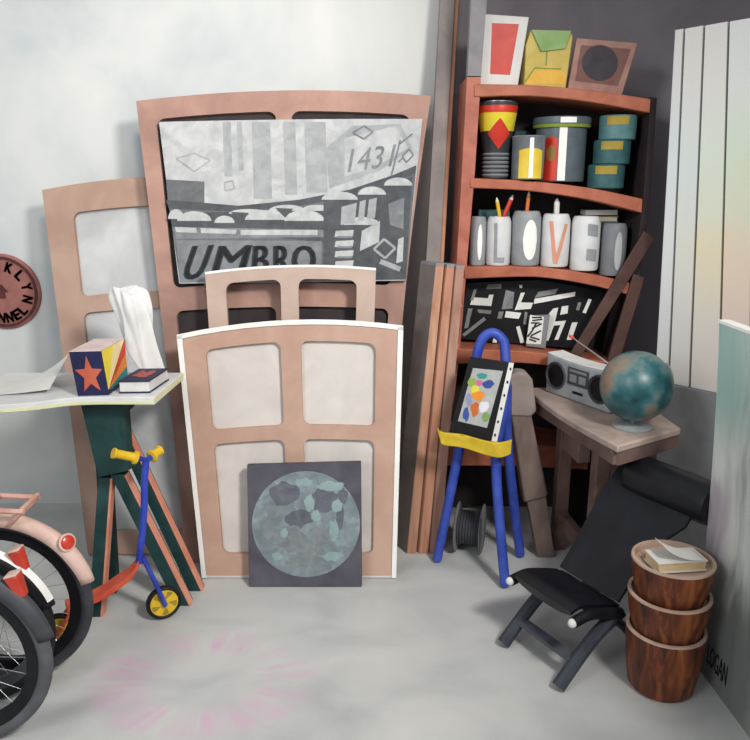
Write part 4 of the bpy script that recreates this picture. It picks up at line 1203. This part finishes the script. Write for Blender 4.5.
for k, (n_, cc) in enumerate(rays):
    ms.append(mat('ray_'+n_, cc, None, 9, .55))
    tri = [(0, .12), ptsb[k], ptsb[k+1]] if k else [(0, .12), (0, 1), (.5, 1)]
    face(bm, [sd(*p)+n2*.0012 for p in tri], k)
obj('painted_rays', bm, ms, sb, smooth=0, recalc=False)

# book
a, b, c = Z(119, 393.5, WZ+.001), Z(150, 393, WZ+.001), Z(169, 380, WZ+.001); d = a+(c-b)
h = .047
bo = thing('book', 'thick book with a navy and red cover, lying at the white table corner', 'book', (a+c)/2)
up = V((0, 0, 1)); ctr = (a+b+c+d)/4
inn = [p+(ctr-p)*.05 for p in (a, b, c, d)]
bm = B(); prism(bm, [p+up*.005 for p in inn], up*(h-.01)); obj('pages', bm, mat('book_pages', '#c4c2c0', '#d9d7d4', 9, .7), bo)
bm = B(); prism(bm, [a, b, c, d], up*.005); prism(bm, [p+up*(h-.005) for p in (a, b, c, d)], up*.005); cv = obj('cover', bm, NAVY, bo)
bm = B(); tf = bil([p+up*(h+.0006) for p in (a, b, c, d)])
for k, (x, y, rx_, ry_) in enumerate(((.4, .5, .22, .2), (.65, .6, .14, .22), (.3, .7, .1, .12), (.6, .3, .18, .08))):
    face(bm, [tf(u, v)+up*.0003*k for u, v in blob(x, y, rx_, ry_, 40+k, 14)], 0)
obj('cover_picture', bm, DRED, cv, smooth=0, recalc=False)

# draped cloth
cc = V((pxm(144, 2.872, WZ), 2.872, WZ+.001))
ht = P(131, 288, 2.872).z-cc.z
bm = B()
seg, nr = 72, 26
rings = []
for j in range(nr+1):
    t_ = j/nr
    ring = []
    for k in range(seg):
        th_ = 2*PI*k/seg
        cx_ = math.cos(th_)
        ln2 = ht*(.62+.38*(1/(1+math.exp(-6*(cx_+.25)))))
        f_ = 1+(.12+.12*t_)*math.sin(4*th_+1.0+2.6*t_)+.11*math.sin(7*th_-3.5*t_+.4)+.04*math.sin(13*th_)*t_
        R_ = .056+.016*math.sin(min(1, t_*2.2)*PI/2)-.010*math.sin(PI*max(0, t_-.3)/.7)+.014*max(0, t_-.55)
        cap = math.sqrt(max(0, 1-(1-min(1, t_/.16))**2)) if t_ < .16 else 1
        zz_ = ht*(1+(.04*math.cos(th_-2.2)+.035*math.sin(2*th_))*cap) - max(0, t_-.10)/.90*ln2 - (1-cap)*.02
        ox = -.048*(1-t_)+.006
        ring.append(bm.verts.new(cc+V((ox+R_*cap*f_*cx_, R_*.52*cap*f_*math.sin(th_), max(.007, zz_)))))
    rings.append(ring)
for p_, q_ in zip(rings, rings[1:]):
    for k in range(seg): bm.faces.new((p_[k], p_[(k+1) % seg], q_[(k+1) % seg], q_[k]))
bmesh.ops.remove_doubles(bm, verts=bm.verts[:], dist=1e-5)
clo = thing('cloth', 'white crumpled cloth heaped up behind the star box on the white table', 'cloth', cc)
o_ = obj('draped_fabric', bm, mat('cloth_white', '#cfd0cf', '#e4e3df', 6, .85), clo, smooth=80)
md = o_.modifiers.new('solid', 'SOLIDIFY'); md.thickness = .006
md = o_.modifiers.new('sub', 'SUBSURF'); md.levels = md.render_levels = 1

# paper
bm = B()
pa = Z(-60, 400, WZ+.002)
def PP(s, t, d):
    x = -1.75+(-1.175+1.75)*s; y = 2.53+.20*t+.08*s
    z = WZ+.003+.10*max(0, (s-.62)/.38)**2*(.15+.85*t)
    return V((x, y, z+d))
slab(bm, PP, 0, 1, 0, 1, 0, .0015, 20, 6)
tag(obj('paper_sheet', bm, OFFW, loc=(-1.3, 2.6, WZ)), 'white paper sheet with a curled corner, left end of the white table', 'paper')

# ================================================================== KICK SCOOTER
sw, rw = Z(165, 618), Z(58, 648)
sd_ = (sw-rw).normalized(); sn = V((-sd_.y, sd_.x, 0)); sn = sn if sn.y > 0 else -sn
ks = thing('kick_scooter', "child's kick scooter, blue column and red deck with yellow wheels, by the trestle", 'scooter', (sw+rw)/2)
wr = .067
def wheel(c, ax_, r, nm='wheel'):
    bm = B(); N_ = 36
    pts = []
    s_ = V((0, 0, 1)); t_ = ax_.cross(s_).normalized()
    tube(bm, [c+(s_*math.cos(2*PI*k/N_)+t_*math.sin(2*PI*k/N_))*(r-.0085) for k in range(N_)], .0085, 8, closed=True, flat=1.5)
    w = obj(nm, bm, RUBBER, ks)
    bm = B(); lathe(bm, [(0, -.008), (r-.015, -.008), (r-.012, 0), (r-.015, .008), (0, .008)], c, ax_, 30); dsc = obj('disc', bm, YEL, w)
    bm = B()
    for k in range(5):
        a = 2*PI*k/5+.3
        d1 = s_*math.cos(a)+t_*math.sin(a); d2 = s_*math.cos(a+.55)+t_*math.sin(a+.55)
        prism(bm, [c+d1*.016+ax_*.0082, c+d1*(r-.02)+ax_*.0082, c+(d1+d2).normalized()*(r-.018)+ax_*.0082, c+d2*(r-.02)+ax_*.0082], ax_*.0012)
        prism(bm, [c+d1*.016-ax_*.0082, c+d1*(r-.02)-ax_*.0082, c+(d1+d2).normalized()*(r-.018)-ax_*.0082, c+d2*(r-.02)-ax_*.0082], -ax_*.0012)
    obj('disc_cutout', bm, OCHRE, dsc)
    bm = B(); lathe(bm, [(0, -.02), (.01, -.02), (.01, .02), (0, .02)], c, ax_, 12); obj('hub', bm, SBLUE, dsc)
wc, wc2 = sw+V((0, 0, wr)), rw+V((0, 0, wr))
wheel(wc, sn, wr); wheel(wc2, sn, wr)
sp = lambda x, y: hitp(x, y, sw, sn)
bm = B()
for s in (-1, 1):
    tube(bm, smoothpts([wc+sn*.019*s, sp(152, 576)+sn*.017*s, sp(142, 556)+sn*.009*s], 4), .0085, 10)
obj('fork', bm, SBLUE, ks)
bm = B(); tube(bm, smoothpts([sp(139, 563), sp(141, 545), sp(144, 510), sp(144.5, 480), sp(146, 460)], 4), .013, 12); obj('steering_column', bm, SBLUE, ks)
hc = sp(147, 460)
hl, hr_ = P(113, 453, hc.y-.07), P(160, 450, hc.y+.06)
bm = B(); tube(bm, smoothpts([hl*.7+hc*.3, hc*.85+hl*.15, hc, hc*.7+hr_*.3, hr_*.6+hc*.4], 4), .009, 10); obj('handlebar', bm, SBLUE, ks)
for e, base in ((hl, hc), (hr_, hc)):
    d = (e-base)
    bm = B(); lathe(bm, [(0, 0), (.017, 0), (.024, .003), (.024, .010), (.016, .014), (.0155, d.length*.62), (.019, d.length*.64), (.019, d.length*.70), (0, d.length*.70)], base+d*.3, d.normalized(), 16)
    obj('grip', bm, YEL, ks)
dk = smoothpts([sp(138, 560), sp(131, 570), sp(118, 580), sp(103, 590), sp(88, 597), sp(66, 605)], 5)
bm = B()
A = []
for i, p in enumerate(dk):
    wd = .012+.018*min(1, i/8)
    A.append([bm.verts.new(p+sn*wd+V((0, 0, .004))), bm.verts.new(p-sn*wd+V((0, 0, .004))), bm.verts.new(p-sn*wd-V((0, 0, .018))), bm.verts.new(p+sn*wd-V((0, 0, .018)))])
for p_, q_ in zip(A, A[1:]):
    for k in range(4): bm.faces.new((p_[k], p_[(k+1) % 4], q_[(k+1) % 4], q_[k]))
bm.faces.new(A[0]); bm.faces.new(A[-1][::-1])
obj('deck', bm, SRED, ks, smooth=30)
bm = B()
for s in (-1, 1): tube(bm, [dk[-3]+sn*.024*s-V((0, 0, .008)), wc2+sn*.022*s], .007, 8)
obj('rear_bracket', bm, SRED, ks)

# ================================================================== BICYCLES at the lower left
def bicycle(label, cx, Y, R, fender_m, tyre_m, disc_m, a_end, lamp, rack=False, stay=False, yaw=0.0, gap=.003, fw=.031, a_start=150, rtyre=.021, inner=None):
    Cw = V((cx, Y, R)); d = V((math.cos(yaw), math.sin(yaw), 0)); n = V((-math.sin(yaw), math.cos(yaw), 0))
    def at(r, deg, off=0.0):
        a = math.radians(deg); return Cw + d*(r*math.cos(a)) + V((0, 0, r*math.sin(a))) + n*off
    m = thing('bicycle', label, 'bicycle', (cx-.5, Y, 0), 'bicycles parked in a row')
    def wheel_(C0, full=True):
        def at0(r, deg, off=0.0):
            a = math.radians(deg); return C0 + d*(r*math.cos(a)) + V((0, 0, r*math.sin(a))) + n*off
        bm = B(); tube(bm, [at0(R-rtyre, k*5) for k in range(72)], rtyre, 12, closed=True, up=n); w = obj('wheel', bm, tyre_m, m, smooth=60)
        bm = B(); lathe(bm, [(R-rtyre*2+.006, -.015), (R-rtyre*2-.028, -.013), (R-rtyre*2-.028, .013), (R-rtyre*2+.006, .015)], C0, n, 48); obj('rim', bm, inner or DGREY, w)
        bm = B()
        for k in range(24):
            tube(bm, [at0(.028, k*15+(20 if k % 2 else -20), .018*(1 if k % 4 < 2 else -1)), at0(R-rtyre*2-.024, k*15)], .0009, 5)
        obj('spokes', bm, disc_m, w)
        bm = B(); lathe(bm, [(0, -.035), (.02, -.035), (.03, -.02), (.02, -.012), (.02, .012), (.03, .02), (.02, .035), (0, .035)], C0, n, 24); obj('hub', bm, DGREY, w)
    wheel_(Cw); wheel_(Cw-d*1.12)
    # mudguard shell
    bm = B(); rows = []
    N_ = 30
    for i in range(N_+1):
        a = a_start+(a_end-a_start)*i/N_
        tap = 1 if i < N_-4 else .75+.25*(N_-i)/4
        row = []
        for k in range(9):
            b = -1+2*k/8
            row.append(bm.verts.new(at(R+gap+.016*(1-b*b)-.020*abs(b)**3, a, b*fw*tap)))
        rows.append(row)
    for p_, q_ in zip(rows, rows[1:]):
        for k in range(8): bm.faces.new((p_[k], p_[k+1], q_[k+1], q_[k]))
    mg = obj('mudguard', bm, fender_m, m, smooth=60)
    sm = mg.modifiers.new('solid', 'SOLIDIFY'); sm.thickness = .004
    ang, kind = lamp
    c = at(R+gap+.014, ang); ra = math.radians(ang)
    rad = d*math.cos(ra)+V((0, 0, math.sin(ra)))
    if kind == 'round':
        axn = (d*.75+V((0, -.55, .25))).normalized()
        bm = B(); lathe(bm, [(0, -.02), (.02, -.02), (.027, .0), (.029, .012), (.024, .014), (0, .014)], c+V((0, -.01, 0)), axn, 22); l_ = obj('tail_light', bm, fender_m, m)
        bm = B(); lathe(bm, [(.0235, .013), (.021, .019), (.012, .023), (0, .024)], c+V((0, -.01, 0)), axn, 22); obj('lens', bm, LRED, l_)
    else:
        out = (d*-.28+V((0, 0, .95))+n*-.05).normalized(); back = out.cross(n)
        if back.dot(d) < 0: back = -back
        q0 = c+rad*.016-out*.045
        def ring(o_, wx, wb): return [q0+out*o_+n*(s1*wx)+back*(s2*wb+.0) for s1, s2 in ((-1, -1), (1, -1), (1, 1), (-1, 1))]
        bm = B(); hexa(bm, ring(0, .013, .012), ring(.07, .020, .019)); l_ = obj('tail_light', bm, LRED, m, bev=.004)
        bm = B(); hexa(bm, ring(.0705, .021, .020), ring(.077, .019, .018)); obj('light_cap', bm, PINKC, l_, bev=.003)
    if stay:
        bm = B(); rows = []
        for i in range(13):
            a = a_end+4+(62-a_end)*i/12; row = []
            for b in (-.62, -.3, .05): row.append(bm.verts.new(at(R+gap+.016*(1-b*b)-.020*abs(b)**3+.003, a, b*fw)))
            rows.append(row)
        for p_, q_ in zip(rows, rows[1:]):
            for k in range(2): bm.faces.new((p_[k], p_[k+1], q_[k+1], q_[k]))
        x = obj('white_flash', bm, WHITE, mg, smooth=60); x['label'] = 'white painted flash'
    if rack:
        zt2 = at(R+gap+.042, 90).z
        bm = B()
        for s in (-1, 1):
            tube(bm, [Cw+d*(-.35)+n*.055*s+V((0, 0, zt2-R+.02)), Cw+d*.125+n*.055*s+V((0, 0, zt2-R))], .009, 8)
        for k in range(5):
            x_ = -.36+.12*k
            tube(bm, [Cw+d*x_+n*-.055+V((0, 0, zt2-R+.01)), Cw+d*x_+n*.055+V((0, 0, zt2-R+.01))], .007, 8)
        for k, x_ in enumerate((-.2, .0, .12)):
            for s in (-1, 1):
                q_ = at(R+gap+.004, math.degrees(math.acos(max(-.9, min(.9, (x_-.05)/(R+gap)))))+0, .045*s)
                tube(bm, [Cw+d*x_+n*.055*s+V((0, 0, zt2-R)), q_], .007, 8)
        obj('luggage_rack', bm, mat('rack_pink', '#b98878', '#d3a898', 8, .45), m)
    # body out of sight to the left
    bm = B()
    tube(bm, smoothpts([Cw+n*.04, Cw-d*.45+V((0, 0, .02)), Cw-d*.75+V((0, 0, .12)), Cw-d*.93+V((0, 0, .45))], 5), .018, 10)
    tube(bm, [Cw-d*.33+V((0, 0, .03)), Cw-d*.42+V((0, 0, .42))], .015, 10)
    obj('frame', bm, DGREY, m)
    bm = B()
    for s in (-1, 1): tube(bm, [Cw-d*1.12+n*.04*s, Cw-d*1.0+n*.035*s+V((0, 0, .36)), Cw-d*.93+V((0, 0, .46))], .011, 8)
    obj('fork', bm, CHROME, m)
    bm = B(); tube(bm, [Cw-d*.93+V((0, 0, .46)), Cw-d*.90+V((0, 0, .56)), Cw-d*.78+V((0, 0, .58))], .011, 8); obj('handlebar', bm, CHROME, m)
    bm = B(); tube(bm, smoothpts([Cw-d*.56+V((0, 0, .44)), Cw-d*.45+V((0, 0, .45)), Cw-d*.36+V((0, 0, .46)), Cw-d*.33+V((0, 0, .47))], 3), [.012, .02, .028, .034, .038, .042, .045, .046, .04, .02], 12, flat=1.2); obj('saddle', bm, LEATHER, m)

ca = Z(15, 676); cb = Z(-19, 700); c_c = Z(-33, 741)
TYG = mat('tyre_dark_grey', '#303136', '#424349', 10, .6)
bicycle('bicycle with cream mudguard, pink luggage rack and round red reflector, farthest of three', ca.x, ca.y, .287, PINKC, TYG, CHROME, 13, (43, 'round'), rack=True, inner=BLACK)
bicycle('bicycle with black mudguard, white flash and a red wedge tail light, middle of three', cb.x, cb.y, .264, BLACK, RUBBER, CHROME, 16, (53, 'wedge'), stay=True)
bicycle('bicycle with dark grey mudguard and red wedge tail light, nearest of three', c_c.x, c_c.y, .282, DGREY, RUBG, CHROME, 13, (49, 'wedge'), inner=BLACK)

# ================================================================== LIGHT
w = bpy.data.worlds.new('room_air'); SC.world = w; w.use_nodes = True
w.node_tree.nodes['Background'].inputs['Color'].default_value = (.9, .93, .97, 1)
w.node_tree.nodes['Background'].inputs['Strength'].default_value = .42
def area(name, loc, target, size, power, col=(1, 1, 1), spread=180):
    l = bpy.data.lights.new(name, 'AREA'); l.shape = 'RECTANGLE'; l.size = size[0]; l.size_y = size[1]
    l.energy = power; l.color = col; l.spread = math.radians(spread)
    o = bpy.data.objects.new(name, l); COL.objects.link(o)
    o.location = loc; o.rotation_euler = (V(target)-V(loc)).to_track_quat('-Z', 'Y').to_euler()
    return o
area('left_fill', (-1.9, -.3, 2.2), (.9, 3.0, .8), (1.0, 1.0), 26, (.95, .98, 1))  # added soft fill from the left front, source unseen
def spot(name, loc, target, power, ang, blend, r=.15, col=(1, 1, 1)):
    l = bpy.data.lights.new(name, 'SPOT'); l.energy = power; l.spot_size = math.radians(ang); l.spot_blend = blend; l.shadow_soft_size = r; l.color = col
    o = bpy.data.objects.new(name, l); COL.objects.link(o)
    o.location = loc; o.rotation_euler = (V(target)-V(loc)).to_track_quat('-Z', 'Y').to_euler()
spot('key_spot_right', (1.35, .15, 2.95), (-.75, 2.95, .85), 430, 76, 1.0, .28, (1, .97, .93))  # unseen key light at upper right, following the leftward shadows
spot('wall_fill_spot', (-.1, 1.0, 3.2), (-1.2, 3.6, 2.35), 120, 75, 1.0, .2, (1, .95, .88))  # added spot that brightens the upper left wall
spot('panel_fill_spot', (-1.2, .5, 2.7), (1.4, 3.0, 1.5), 190, 36, 1.0, .25, (1, .98, .95))  # added spot that brightens the pale panels
